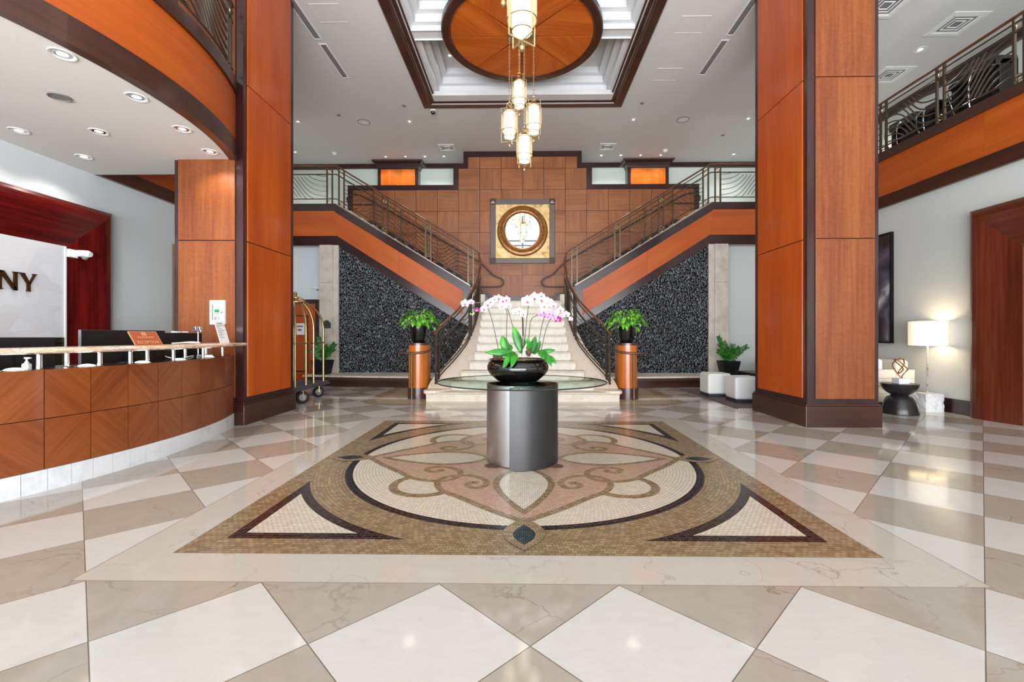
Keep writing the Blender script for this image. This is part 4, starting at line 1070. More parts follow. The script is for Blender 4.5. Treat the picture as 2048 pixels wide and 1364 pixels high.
SPR = [([(996, 702), (990, 672), (984, 645), (975, 618), (962, 606), (944, 606), (930, 608)], [(929, 607, 17, 'k'), (941, 604, 12, 'p'), (953, 620, 10, 'm'), (966, 618, 15, 'l'), (974, 609, 16, 'p'), (980, 604, 15, 'l')]),
       ([(1016, 704), (1012, 680), (1012, 650), (1013, 626), (1006, 606)], [(988, 599, 16, 'l'), (996, 597, 16, 'p'), (1004, 602, 17, 'l'), (1012, 599, 15, 'p'), (1003, 613, 14, 'w'), (1015, 612, 13, 'l')]),
       ([(1034, 700), (1026, 660), (1016, 624), (1010, 608)], []),
       ([(1048, 704), (1046, 670), (1044, 640), (1040, 626)], [(1029, 624, 14, 'w'), (1037, 622, 15, 'w'), (1045, 628, 14, 'l')]),
       ([(1048, 690), (1050, 660), (1054, 625), (1058, 608), (1070, 596), (1085, 596)], [(1053, 603, 24, 'w'), (1067, 596, 23, 'w'), (1081, 600, 24, 'w'), (1094, 606, 23, 'w'), (1087, 612, 18, 'w'), (1105, 611, 15, 'p'), (1081, 592, 14, 'l')]),
       ([(1056, 700), (1057, 668), (1061, 640), (1072, 631), (1082, 627)], [(1079, 629, 12, 's'), (1085, 624, 13, 'l'), (1090, 630, 13, 's'), (1094, 622, 13, 'l')]),
       ([(1074, 704), (1079, 670), (1086, 638), (1094, 630)], [(1098, 627, 13, 's'), (1094, 634, 11, 's'), (1105, 630, 13, 's'), (1111, 627, 11, 'l'), (1107, 636, 11, 's')]),
       ([(1080, 706), (1086, 678), (1092, 655), (1100, 638), (1116, 624), (1134, 628), (1142, 640)], [(1115, 639, 14, 'm'), (1120, 620, 14, 'l'), (1131, 629, 14, 'l'), (1140, 638, 9, 'w'), (1124, 630, 9, 'p')])]
for i, (st, bl_) in enumerate(SPR):
    yy = 4.36 + .03 * (i % 3)
    p3 = smoothpath([px(a, b, yy) for a, b in st], 5)
    stm = obj('flower_stem', MB().tube(p3, .0045, 6), 'stem_green', pl, smooth=True)
    for a, b, d, c in bl_: blossom(stm, px(a, b, yy - .03 + random.uniform(-.02, .02)), d * K * 1.08, CO[c], (random.uniform(-.35, .25), random.uniform(-.5, .5)))
    if i == 0:
        bm_ = MB()
        for a, b, r in ((946, 627, .012), (940, 628, .010)): bm_.sphere(px(a, b, yy), r, 10, 6)
        obj('bud', bm_, 'leaf_bright', stm, smooth=True)
obj('stake', MB().tube([px(1044, 712, 4.34), px(1045, 672, 4.34), px(1044, 635, 4.36)], .008, 7), 'dark_wood', pl)
obj('driftwood', MB().tube([px(1045, 714, 4.28), px(1047, 700, 4.27), px(1052, 688, 4.3)], [.012, .010, .006], 7), 'curb_stone', pl, smooth=True)

# ================================================================== pedestals with plants
def pedestal(sx, side, fc):
    c = (sx * 2.005, 8.75)
    t = thing('plant_pedestal', f'round fronted wood pedestal on the {side} of the stair foot', 'pedestal', (c[0], c[1], 0))
    def prof(r, dpt):
        pts = [(c[0] - r, c[1] + dpt), (c[0] - r, c[1] - .06)] + [(c[0] - r * math.cos(PI * i / 16), c[1] - .06 - .18 * (r / .2) * math.sin(PI * i / 16)) for i in range(1, 16)] + [(c[0] + r, c[1] - .06), (c[0] + r, c[1] + dpt)]
        return pts
    obj('shaft', MB().prism(prof(.185, .2), .2, 1.015), 'stand_wood', t, smooth=True)
    obj('base', MB().prism(prof(.208, .215), 0, .205), 'brown_base', t, smooth=True)
    obj('top_band', MB().prism(prof(.187, .2), 1.015, 1.025), 'dark_wood', t)
    obj('top_slab', MB().prism(prof(.205, .215), 1.025, 1.055), 'brown_base', t, smooth=True)
    # planter standing on it
    p = thing('potted_plant', f'leafy green plant in a flared black pot on the {side} pedestal', 'potted plant', (c[0] + fc, 8.74, 1.055))
    x0, y0, z0 = c[0] + fc, 8.74, 1.055
    obj('pot', MB().lathe([(.001, .0), (.115, .0), (.12, .01), (.15, .12), (.175, .26), (.18, .33), (.172, .335), (.165, .33), (.15, .26), (.001, .26)], (x0, y0, z0), 40), 'black_gloss', p, smooth=True)
    obj('soil', MB().lathe([(.001, .29), (.16, .28)], (x0, y0, z0), 24), 'soil', p)
    rnd = random.Random(5 + sx); mb = MB()
    for i in range(125):
        a = rnd.uniform(0, 2 * PI); e = rnd.uniform(0, 1) ** .8; R = .12 + .27 * e
        hgt = .57 - .22 * e * e + rnd.uniform(-.06, .06)
        b0 = Vector((x0 + .07 * math.cos(a), y0 + .07 * math.sin(a), z0 + .32))
        m = Vector((x0 + R * .8 * math.cos(a), y0 + R * .7 * math.sin(a), z0 + hgt))
        L = rnd.uniform(.12, .2); ax = a + rnd.uniform(-.5, .5)
        tp = m + Vector((L * math.cos(ax) * .8, L * math.sin(ax) * .8, -L * (.05 + .62 * e) + rnd.uniform(-.02, .05)))
        leafmesh(mb, m, tp, rnd.uniform(.055, .08), .02, 5, fold=.3)
        if i % 3 == 0: mb.tube([b0, (b0 + m) / 2 + Vector((0, 0, .03)), m], .004, 4)
    obj('foliage', mb, 'leaf_bright', p, smooth=True, recalc=False)
pedestal(-1, 'left', 0); pedestal(1, 'right', -.01)

def zz_plant(x, y, z, label, seed, rt=.20, h=.34, stems=None):
    t = thing('potted_plant', label, 'potted plant', (x, y, z))
    vs = []
    b, tp = rt * .72, rt
    obj('pot', MB().add([(x - b, y - b, z), (x + b, y - b, z), (x + b, y + b, z), (x - b, y + b, z), (x - tp, y - tp, z + h), (x + tp, y - tp, z + h), (x + tp, y + tp, z + h), (x - tp, y + tp, z + h),
        (x - tp + .02, y - tp + .02, z + h), (x + tp - .02, y - tp + .02, z + h), (x + tp - .02, y + tp - .02, z + h), (x - tp + .02, y + tp - .02, z + h), (x - tp + .03, y - tp + .03, z + h - .05), (x + tp - .03, y - tp + .03, z + h - .05), (x + tp - .03, y + tp - .03, z + h - .05), (x - tp + .03, y + tp - .03, z + h - .05)],
        [(3, 2, 1, 0)] + [(i, (i + 1) % 4, 4 + (i + 1) % 4, 4 + i) for i in range(4)] + [(4 + i, 4 + (i + 1) % 4, 8 + (i + 1) % 4, 8 + i) for i in range(4)] + [(8 + i, 8 + (i + 1) % 4, 12 + (i + 1) % 4, 12 + i) for i in range(4)] + [(12, 13, 14, 15)]), 'black_satin', t, bevel=.008)
    rnd = random.Random(seed)
    for dx, dy, dz in stems:
        p0 = Vector((x + rnd.uniform(-.08, .08), y + rnd.uniform(-.06, .06), z + h - .05)); p3 = Vector((x + dx, y + dy, z + h + dz))
        pts = smoothpath([p0, p0.lerp(p3, .45) + Vector((0, 0, .05)), p3], 6)
        st = obj('stem', MB().tube(pts, [.010 - .006 * i / (len(pts) - 1) for i in range(len(pts))], 6), 'leaf_dark', t, smooth=True)
        mb = MB(); n = 9
        for i in range(1, n + 1):
            q = pts[min(int(len(pts) * (.25 + .75 * i / n)), len(pts) - 1)]; dr = (pts[-1] - pts[-3]).normalized()
            sd = dr.cross(Vector((0, -1, .2))).normalized()
            for sg in (-1, 1):
                leafmesh(mb, q, q + dr * .06 + sd * (sg * .085 * (1.1 - .4 * i / n)) + Vector((0, rnd.uniform(-.02, .02), 0)), .045, .01, 4, side=(dr * 1.0 - sd * sg * .5))
        obj('leaflets', mb, 'leaf_dark', st, smooth=True, recalc=False)
zz_plant(4.95, 10.95, .262, 'dark leaved plant in a square black pot on the right stone ledge', 3, .205, .33,
         [(-.25, -.05, .55), (-.20, 0, .38), (-.05, .1, .42), (.10, 0, .36), (.22, -.05, .30), (.28, .05, .20), (-.28, -.1, .22), (.05, -.12, .26), (-.08, -.1, .2), (.42, 0, .33)])
zz_plant(-4.86, 10.95, .262, 'dark leaved plant in a square black pot behind the luggage cart', 8, .20, .34,
         [(-.20, -.05, .40), (-.1, 0, .52), (.0, .1, .34), (.12, 0, .3), (.30, -.05, .38), (.22, .05, .26), (-.22, -.1, .24), (.05, -.12, .2)])

# ================================================================== reception desk
DC = (-7.56, 4.48); DR = 4.0
def dp(a, r, z=0): return Vector((DC[0] + r * math.cos(a), DC[1] + r * math.sin(a), z))
DA0, DA1 = -.80, .399
duv = lambda w, n: (DR * math.atan2(w.y - DC[1], w.x - DC[0]), w.z)
dk = thing('reception_desk', 'curved wood reception desk with chevron grained panels and stone plinth', 'reception desk', tuple(dp(-.1, 3.7)))
obj('body', MB().arc_slab(DC, 3.5, 3.975, .16, .915, DA0, DA1, 60), 'dark_wood', dk)
da = .0783; a_j = -.262; edges = [a_j + da * i for i in range(-8, 9)]
edges = [e for e in edges if DA0 < e < DA1 - .02] + [DA1]; edges = [DA0] + edges
for i, (a, b) in enumerate(zip(edges, edges[1:])):
    for r, (z0, z1) in enumerate(((.168, .553), (.559, .935))):
        obj('desk_panel', MB().arc_slab(DC, 3.97, DR, z0, z1, a + .0008, b - .0008, 8), 'desk_wood_a' if (i + r) % 2 else 'desk_wood_b', dk, uvf=duv)
obj('worktop', MB().arc_slab(DC, 3.3, 3.985, .905, .925, DA0, DA1, 60), 'dark_wood', dk, uvf=duv)
n = 31
for i in range(n):
    a, b = DA0 + (DA1 - DA0) * i / n, DA0 + (DA1 - DA0) * (i + 1) / n
    obj('plinth_stone', MB().arc_slab(DC, 3.9, 4.012, 0, .165, a + .0005, b - .0005, 6), 'desk_plinth', dk)
gt = MB(); pr = [(3.70, 1.062), (3.70, 1.105), (4.16, 1.105), (4.185, 1.095), (4.19, 1.085), (4.185, 1.072), (4.15, 1.062)]
N_ = 120; vs, fs = [], []
rg = random.Random(2)
for i in range(N_ + 1):
    a = DA0 + (.36 - DA0) * i / N_
    for j, (r, z) in enumerate(pr):
        jr = rg.uniform(-.009, .009) if 2 < j < 6 else 0
        vs.append(dp(a, r + jr, z + jr * .4))
m_ = len(pr)
for i in range(N_):
    for j in range(m_): fs.append((m_ * i + j, m_ * i + (j + 1) % m_, m_ * (i + 1) + (j + 1) % m_, m_ * (i + 1) + j))
fs += [tuple(range(m_)), tuple(range(m_ * N_, m_ * N_ + m_))[::-1]]
obj('granite_shelf', gt.add(vs, fs), 'granite', dk, smooth=True)
def inter(pxx, R):
    tx = (pxx - 1024 - 7.6) / 905; c_, s_ = math.cos(.0148), math.sin(.0148); d = Vector((tx * c_ - s_, tx * s_ + c_)); lo = None
    # where the sight line meets the arc, near crossing on the room side
    o = Vector((-DC[0], -DC[1])); b = o.dot(d); q = b * b - d.dot(d) * (o.dot(o) - R * R)
    if q < 0: return None
    t_ = (-b - math.sqrt(q)) / d.dot(d); return d * t_
posts = [(a, 3.925) for a in (-.26, -.152, -.083, .047, .181, .325)] + [(a, 3.76) for a in (-.187, .012, .168, .31)]
for a, r in posts:
    obj('shelf_post', MB().lathe([(.026, .925), (.026, .935), (.018, .94), (.018, 1.05), (.024, 1.055), (.024, 1.066)], tuple(dp(a, r)), 16), 'chrome', dk, smooth=True)
for i, a in enumerate((-.289, -.166, -.033, .094, .255)):  # light pools on the worktop, built as glowing domes in chrome rims
    c = dp(a, 3.86)
    pk = obj('light_pool', MB().lathe([(.075, .926), (.078, .932), (.07, .938), (.062, .936)], tuple(c), 28), 'chrome', dk, smooth=True)
    obj('lens', MB().lathe([(.063, .934), (.05, .946), (.025, .953), (.001, .955)], tuple(c), 24), 'pool_glow', pk, smooth=True)

# things on and behind the desk
def monitor(x, y, zt, w, h, yaw, label, stand=True):
    t = thing('computer_monitor', label, 'monitor', (x, y, .925))
    t.rotation_euler = (0, 0, yaw)
    def lo(name, mb, mat, par=t, **k):
        o = obj(name, mb, mat, None, **k); o.parent = par; return o
    z1 = zt - .925
    lo('screen_back', MB().box(-w / 2, w / 2, -.0, .03, z1 - h, z1), 'black_screen', bevel=.006)
    lo('side_edge', MB().box(-w / 2 - .004, -w / 2, -.002, .032, z1 - h, z1), 'hub_grey')
    lo('vent_strip', MB().box(-w * .3, w * .3, -.003, 0, z1 - h * .42, z1 - h * .40), 'black_gloss')
    lo('stand', MB().box(-.035, .035, -.03, 0, .006, z1 - h * .4), 'black_satin')
    lo('foot', MB().lathe([(.11, 0), (.11, .008), (.03, .014)], (0, -.01, 0), 20, sy=.8), 'black_satin', smooth=True)
    return t
def face(a): return a + PI / 2
mo1 = monitor(-4.06, 4.58, 1.254, .77, .41, 1.29, 'wide black monitor back, left of the two behind the reception sign')
mo2 = monitor(-4.17, 5.50, 1.232, .64, .37, 1.55, 'black monitor back nearest the wood column behind the desk')
mo3 = monitor(-4.20, 3.72, 1.185, .45, .28, 1.2, 'black monitor back at the left picture edge under the lettered wall')
tp = thing('white_device', 'slim white device lying on top of the monitor nearest the column', 'device', (-4.18, 5.46, 1.232))
obj('body', MB().box(-4.215, -4.14, 5.36, 5.55, 1.232, 1.250), 'white_plastic', tp, bevel=.006)
obj('button', MB().box(-4.1405, -4.138, 5.42, 5.44, 1.237, 1.245), 'grey_plastic', tp)
cl = thing('clip_stand', 'small silver clip stand poking up over the desk by the column', 'stand', (-4.06, 5.6, .925))
obj('rod', MB().tube([(-4.06, 5.6, .925), (-4.06, 5.6, 1.27)], .010, 8), 'chrome', cl)
obj('clamp', MB().box(-4.11, -4.01, 5.58, 5.62, 1.245, 1.27).box(-4.10, -4.07, 5.575, 5.62, 1.27, 1.31).box(-4.05, -4.02, 5.575, 5.62, 1.27, 1.31), 'chrome', cl, bevel=.004)
cb = smoothpath([(-3.92, 5.0, 1.112), (-3.86, 5.1, 1.118), (-3.80, 5.25, 1.114), (-3.86, 5.35, 1.116), (-3.92, 5.3, 1.125), (-3.90, 5.12, 1.12)], 5)
tag(obj('white_cable', MB().tube(cb, .006, 6), 'white_plastic', smooth=True), 'loose white cable lying on the granite shelf beside the sign', 'cable')
cb = smoothpath([(-4.05, 4.95, 1.04), (-3.98, 4.98, .97), (-3.90, 5.06, .935), (-3.86, 5.2, .935), (-3.9, 5.3, .96), (-3.98, 5.24, .935)], 5)
tag(obj('white_cable', MB().tube(cb, .006, 6), 'white_plastic', smooth=True), 'curling white cable under the granite shelf between chrome posts', 'cable')
bt = thing('sanitizer_bottle', 'small white pump bottle under the granite shelf at the left', 'bottle', (-3.83, 3.44, .925))
obj('bottle', MB().box(-3.855, -3.805, 3.42, 3.46, .925, .985), 'white_plastic', bt, bevel=.01)
obj('pump', MB().lathe([(.016, .06), (.010, .075), (.006, .08), (.006, .10)], (-3.83, 3.44, .925), 12).box(-3.845, -3.80, 3.433, 3.447, 1.02, 1.032), 'white_plastic', bt)
kb = thing('card_reader', 'light grey card reader under the shelf end by the column', 'card reader', (-3.9, 5.5, .925))
obj('body', MB().box(-3.97, -3.83, 5.45, 5.55, .925, .965), 'white_plastic', kb, bevel=.006)
obj('keys', MB().box(-3.95, -3.88, 5.447, 5.451, .935, .955), 'grey_plastic', kb)
# sign on the shelf
sa = -.005; sg = thing('reception_sign', 'copper coloured reception sign leaning back on the granite shelf', 'sign', tuple(dp(-.066, 4.06, 1.106)))
sg.rotation_euler = (0, 0, PI / 2 - .066)
def sl_(name, mb, mat, par=sg): o = obj(name, mb, mat, None); o.parent = par; return o
SWd, SH = .29, .155; lean = math.radians(31)
R_ = Matrix.Rotation(-lean, 3, 'X')
def tilt(mb): mb.v = [R_ @ v for v in mb.v]; return mb
sl_('plate', tilt(MB().box(-SWd / 2, SWd / 2, 0, .008, 0, SH)), 'sign_red')
e_ = .0035
sl_('border', tilt(MB().box(-SWd / 2, SWd / 2, -.001, .0085, 0, e_).box(-SWd / 2, SWd / 2, -.001, .0085, SH - e_, SH).box(-SWd / 2, -SWd / 2 + e_, -.001, .0085, 0, SH).box(SWd / 2 - e_, SWd / 2, -.001, .0085, 0, SH)), 'sign_gold')
for txt, size, zz, nm in (('RECEPTION', .043, .034, 'lettering'), ('THE SYMPHONY', .024, .088, 'lettering')):
    o = text_mesh(nm, txt, size, 'sign_gold', None, (0, 0, 0), (0, 0, 0), .0006, xs=.95); o.parent = sg
    p_ = R_ @ Vector((0, -.0015, zz)); o.location = p_; o.rotation_euler = (PI / 2 - lean, 0, 0)
lg = MB()
for k, x in enumerate((-.022, -.010, .004, .016)): lg.box(x, x + .006, -.0018, 0, .108, .142)
lg.box(-.022, .022, -.0018, 0, .139, .143).box(.004, .022, -.0018, 0, .122, .126)
sl_('emblem', tilt(lg), 'sign_gold')
# leaning notice
pp = thing('paper_notice', 'white printed notice leaning at the column end of the shelf', 'paper', tuple(dp(.272, 4.02, 1.106)))
pp.rotation_euler = (0, 0, PI / 2 + .05)
pm = MB().box(-.095, .095, 0, .004, 0, .28); R2 = Matrix.Rotation(-.28, 3, 'X')
pm.v = [R2 @ v for v in pm.v]; zmin = min(v.z for v in pm.v); pm.v = [v - Vector((0, 0, zmin)) for v in pm.v]
def loc_(name, mb, mat, par): o = obj(name, mb, mat, None); o.parent = par; return o
loc_('sheet', pm, 'paper', pp)
tm = MB()
for k in range(9):
    z = .245 - .022 * k; w = (.05, .085, .03, .06, .08, .045, .07, .04, .06)[k]; x0 = -w if k < 2 else -.075
    tm.box(x0, x0 + (2 * w if k < 2 else w * 1.6), -.002, 0, z, z + (.010 if k == 0 else .004))
tm.v = [R2 @ v - Vector((0, 0, zmin)) for v in tm.v]
loc_('print', tm, 'ink', pp)
# alarm panel on the column
ap = thing('alarm_panel', 'white alarm panel with a green display on the reception column', 'control panel', (-4.045, 5.975, 1.50))
obj('case', MB().box(-4.148, -3.945, 5.93, 5.975, 1.345, 1.667), 'white_plastic', ap, bevel=.008)
obj('display', MB().box(-4.075, -4.012, 5.926, 5.931, 1.505, 1.545), 'lcd_green', ap)
obj('dark_slot', MB().box(-4.11, -4.095, 5.926, 5.931, 1.40, 1.61), 'grey_plastic', ap)
obj('keypad', MB().box(-4.08, -4.045, 5.925, 5.931, 1.405, 1.455), 'hub_grey', ap)
obj('button_row', MB().box(-4.085, -4.01, 5.926, 5.931, 1.475, 1.49), 'hub_grey', ap)
obj('switch', MB().box(-4.03, -4.012, 5.925, 5.931, 1.405, 1.455), 'hub_grey', ap)
obj('label_strip', MB().box(-4.085, -4.01, 5.926, 5.931, 1.575, 1.58), 'hub_grey', ap)
obj('key_lock', MB().sphere((-3.982, 5.93, 1.506), .010, 10, 6), 'gunmetal', ap)

# ================================================================== portals and left wall
def portal(sx, xw, y_out, y_in, label):
    """wide bevelled wood surround: (offset from wall, distance along) swept round the far jamb, head and near jamb"""
    t = sthing('portal_surround', label, 'door surround', (xw, 4.6, 0))
    x = lambda o: xw - sx * o
    prof = [(0, 0), (.13, 0), (.155, .05), (.16, .12), (.05, .62), (0, .62)]     # offset, inset
    yn = 2.4; vs, fs = [], []
    m = len(prof)
    path = [lambda i: (y_out - i, 0), lambda i: (y_out - i, 3.01 - i), lambda i: (yn + i, 3.01 - i), lambda i: (yn + i, 0)]
    for k, (nm) in enumerate(('jamb', 'head', 'jamb')):
        mb = MB(); vv = []
        for e in (path[k], path[k + 1]):
            for o, i in prof: y, z = e(i); vv.append((x(o), y, z))
        mb.add(vv, [(j, (j + 1) % m, m + (j + 1) % m, m + j) for j in range(m)] + [tuple(range(m)), tuple(range(m, 2 * m))[::-1]])
        obj(nm, mb, 'red_wood' if sx < 0 else 'portal_wood', t, grain='z' if nm == 'jamb' else 'y')
    return t
portal(-1, XL, 6.67, 6.05, 'deep red wood surround framing the lettered wall behind reception')
portal(1, XR, 6.72, 6.10, 'brown wood door surround in the right wall beside the lamp')
fpn = thing('lettered_wall_panel', 'white faceted wall panel with bronze capital letters behind reception', 'wall panel', (XL + .06, 4.5, 1.17))
obj('facets', MB().box(XL, XL + .06, 3.0, 6.045, 1.175, 2.41), 'facet_panel', fpn)
obj('edge_strip', MB().box(XL, XL + .075, 6.03, 6.05, .9, 2.405), 'white_paint', fpn)
def letter(parent, strokes, y0, z0):
    mb = MB()
    for st in strokes: mb.prism([(y0 + a, z0 + b) for a, b in st], XL + .062, XL + .080, 'x')
    obj('letter', mb, 'gold_letter', parent)
letter(fpn, [[(0, 0), (.028, 0), (.028, .225), (0, .225)], [(0, .225), (.05, .225), (.20, .0), (.155, .0)], [(.158, 0), (.196, 0), (.196, .225), (.158, .225)], [(-.012, 0), (.042, 0), (.042, .012), (-.012, .012)], [(.148, .212), (.206, .212), (.206, .225), (.148, .225)]], 5.255, 1.752)
letter(fpn, [[(.075, 0), (.125, 0), (.118, .02), (.118, .10), (.082, .10), (.082, .02)], [(0, .225), (.05, .225), (.118, .10), (.082, .095)], [(.118, .085), (.100, .10), (.162, .225), (.182, .225)], [(-.008, .215), (.058, .215), (.058, .225), (-.008, .225)], [(.145, .215), (.198, .215), (.198, .225), (.145, .225)]], 5.478, 1.752)
obj('lower_panel', MB().box(XL, XL + .065, 3.0, 6.03, .62, 1.172), 'black_gloss', fpn)
sc_ = thing('security_camera', 'white wall camera on the red wood surround', 'security camera', (XL + .09, 6.10, 2.33))
obj('bracket', MB().box(XL + .06, XL + .10, 6.06, 6.19, 2.27, 2.38), 'white_plastic', sc_, bevel=.006)
obj('housing', MB().tube([(XL + .10, 6.18, 2.34), (XL + .22, 6.20, 2.33), (XL + .26, 6.20, 2.325)], [.045, .05, .035], 14), 'white_plastic', sc_, smooth=True)
obj('lens_dome', MB().sphere((XL + .19, 6.19, 2.285), .038, 14, 8), 'grey_plastic', sc_, smooth=True)
pf = thing('picture_frame', 'thin gilt picture frame seen edge on beyond the reception wall', 'picture', (XL + .02, 8.4, 2.1))
obj('frame', MB().box(XL, XL + .035, 8.0, 8.9, 1.3, 1.36).box(XL, XL + .035, 8.0, 8.9, 2.78, 2.84).box(XL, XL + .035, 8.0, 8.05, 1.36, 2.78).box(XL, XL + .035, 8.85, 8.9, 1.36, 2.78), 'brass', pf)
obj('picture', MB().box(XL, XL + .015, 8.05, 8.85, 1.36, 2.78), 'linen', pf)

# door behind the cart
dr = sthing('door_1', 'orange wood door with dark frame and white notice behind the luggage cart', 'door', (-5.5, 11.78, 0))
obj('door_leaf', MB().box(-6.2, -5.41, 11.755, 11.80, .02, 2.03), 'side_wood', dr)
obj('panel_moulding', MB().box(-6.05, -5.6, 11.745, 11.756, 1.70, 1.73).box(-5.63, -5.6, 11.745, 11.756, .25, 1.73).box(-6.05, -5.6, 11.745, 11.756, .25, .28), 'dark_wood', dr)
obj('frame', MB().box(-6.26, -5.33, 11.73, 11.80, 2.03, 2.14).box(-5.41, -5.33, 11.73, 11.80, 0, 2.03), 'dark_wood', dr, grain='x')
nt = obj('notice', MB().box(-5.93, -5.70, 11.75, 11.755, 1.22, 1.52), 'paper', dr)
obj('notice_print', MB().box(-5.90, -5.74, 11.748, 11.7505, 1.42, 1.46).box(-5.88, -5.78, 11.748, 11.7505, 1.32, 1.37), 'ink', nt)
el = thing('emergency_light', 'small white emergency light on the wall above the door', 'emergency light', (-5.35, 11.77, 2.42))
obj('case', MB().box(-5.52, -5.18, 11.72, 11.80, 2.41, 2.50), 'white_plastic', el, bevel=.02)
obj('lens', MB().sphere((-5.36, 11.74, 2.39), .022, 10, 6), 'grey_plastic', el)
pq = thing('wall_plaque', 'small bronze plaque with arched top on the marble pier by the cart', 'plaque', (-4.90, 11.255, 1.46))
obj('plate', MB().prism([(-5.0, 1.38), (-4.80, 1.38), (-4.80, 1.52), (-4.83, 1.53), (-4.85, 1.57), (-4.90, 1.585), (-4.95, 1.57), (-4.97, 1.53), (-5.0, 1.52)], 11.24, 11.26, 'y'), 'gunmetal', pq)
obj('raised_band', MB().box(-4.98, -4.82, 11.234, 11.241, 1.43, 1.445).box(-4.98, -4.82, 11.234, 11.241, 1.46, 1.475).box(-4.98, -4.82, 11.234, 11.241, 1.49, 1.50), 'dark_bronze', pq)

# ================================================================== luggage cart
ct = thing('luggage_cart', 'brass birdcage luggage cart half hidden by the left column', 'luggage cart', (-4.25, 8.40, 0))
obj('deck', MB().box(-4.58, -3.92, 7.66, 9.12, .24, .30), 'carpet_grey', ct, bevel=.02)
obj('bumper', MB().box(-4.60, -3.90, 7.64, 9.14, .222, .255), 'carpet_grey', ct, bevel=.02)
for x, sx in ((-3.95, 1), (-4.55, -1)):
    for y in (7.80, 8.20, 8.50, 8.92):
        cy = 8.40 + (y - 8.4) * .22
        pts = [(x, y, .28), (x, y, 1.30)] + [Vector((x + (-4.25 - x) * (1 - math.cos(q)) * .9, y + (cy - y) * (1 - math.cos(q)), 1.30 + .53 * math.sin(q))) for q in [PI / 2 * i / 10 for i in range(1, 11)]]
        obj('upright', MB().tube(pts, .021, 12), 'brass', ct, smooth=True)
    for y0, y1 in ((7.80, 8.20), (8.50, 8.92)):
        obj('cross_bar', MB().tube([(x, y0, 1.06), (x, y1, 1.06)], .016, 8).sphere((x, y0, 1.06), .028, 10, 6).sphere((x, y1, 1.06), .028, 10, 6), 'brass', ct, smooth=True)
obj('crown', MB().lathe([(.001, 1.80), (.15, 1.80), (.19, 1.815), (.19, 1.83), (.17, 1.845), (.16, 1.87), (.12, 1.905), (.05, 1.925), (.03, 1.94), (.03, 1.96)], (-4.25, 8.40, 0), 32), 'brass', ct, smooth=True)
obj('finial', MB().sphere((-4.25, 8.40, 1.985), .035, 16, 10).lathe([(.04, 1.93), (.03, 1.95)], (-4.25, 8.4, 0), 16), 'brass', ct, smooth=True)
def wheel(x, y, z, r, rz):
    mb = MB().lathe([(r * .5, -.022), (r * .94, -.022), (r, -.012), (r, .012), (r * .94, .022), (r * .5, .022)], (0, 0, 0), 28)
    hb = MB().lathe([(.001, -.024), (r * .18, -.026), (r * .22, -.014), (r * .5, -.016), (r * .56, -.024), (r * .6, -.022), (r * .6, .022), (r * .56, .024), (r * .5, .016), (r * .22, .014), (r * .18, .026), (.001, .024)], (0, 0, 0), 28)
    R = Matrix.Rotation(rz, 3, 'Z') @ Matrix.Rotation(PI / 2, 3, 'Y')
    for b in (mb, hb): b.v = [R @ v + Vector((x, y, z)) for v in b.v]
    w = obj('wheel', mb, 'rubber', ct, smooth=True); obj('hub', hb, 'hub_grey', w, smooth=True)
    fk = MB().tube([(x, y, z + r + .02), (x + .03 * math.cos(rz), y + .03 * math.sin(rz), z + r), (x + .03 * math.cos(rz), y + .03 * math.sin(rz), z)], .008, 6)
    obj('fork', fk, 'brass', w)
for x, y, rz in ((-3.88, 7.93, -.75), (-3.96, 8.72, -.6), (-4.5, 7.88, -.9), (-4.5, 8.9, -.5)): wheel(x, y, .108, .108, rz)

# ================================================================== right side seating
rug = thing('rug', 'grey woven rug under the white ottomans beside the right column', 'rug', (5.0, 9.0, 0))
obj('weave', MB().box(3.52, 6.5, 7.46, 10.2, .002, .012), 'rug_weave', rug)
fg = MB()
for i in range(60):
    x = 3.53 + .05 * i; fg.tube([(x, 7.46, .006), (x + .01, 7.42, .004)], .005, 4)
obj('fringe', fg, 'linen', rug)
def ottoman(x, y, rz, label):
    t = thing('ottoman', label, 'ottoman', (x, y, .012)); t.rotation_euler = (0, 0, rz)
    for nm, mb, mt, bv in (('cushion', MB().box(-.225, .225, -.225, .225, .055, .45), 'leather', .045), ('base', MB().box(-.21, .21, -.21, .21, 0, .055), 'navy_base', .004)):
        o = obj(nm, mb, mt, None, bevel=bv); o.parent = t; o.modifiers['bevel'].segments = 4
    sm_ = MB()
    sm_.tube([(-.20, -.20, .4505), (.20, -.20, .4505), (.20, .20, .4505), (-.20, .20, .4505)], .003, 5, True)
    o = obj('seam', sm_, 'leather', None); o.parent = t
ottoman(3.80, 8.98, .0, 'white leather cube ottoman farther from the right column')
ottoman(3.98, 8.24, -.02, 'white leather cube ottoman tucked against the right column')
ctb = thing('coffee_table', 'low black table mostly hidden behind the right column', 'table', (4.95, 9.5, .012))
obj('top', MB().box(4.62, 5.4, 9.2, 9.9, .40, .44), 'black_satin', ctb, bevel=.006)
for x in (4.68, 5.34):
    for y in (9.26, 9.84): obj('leg', MB().box(x - .03, x + .03, y - .03, y + .03, .012, .40), 'black_satin', ctb)
st = thing('side_table', 'black hourglass side table under the bronze sculpture', 'side table', (5.81, 7.06, 0))
obj('base', MB().lathe([(.001, 0), (.235, 0), (.238, .01), (.215, .10), (.19, .20), (.165, .25), (.12, .275), (.105, .29)], (5.81, 7.06, 0), 48), 'leather_black', st, smooth=True)
obj('bowl_top', MB().lathe([(.105, .29), (.15, .315), (.20, .36), (.228, .41), (.238, .452), (.232, .462), (.001, .462)], (5.81, 7.06, 0), 48), 'leather_black', st, smooth=True)
sc2 = thing('sculpture', 'looping bronze knot sculpture on a white block atop the side table', 'sculpture', (5.81, 7.04, .462))
obj('block', MB().box(5.73, 5.89, 6.97, 7.11, .462, .545), 'paper', sc2, bevel=.004)
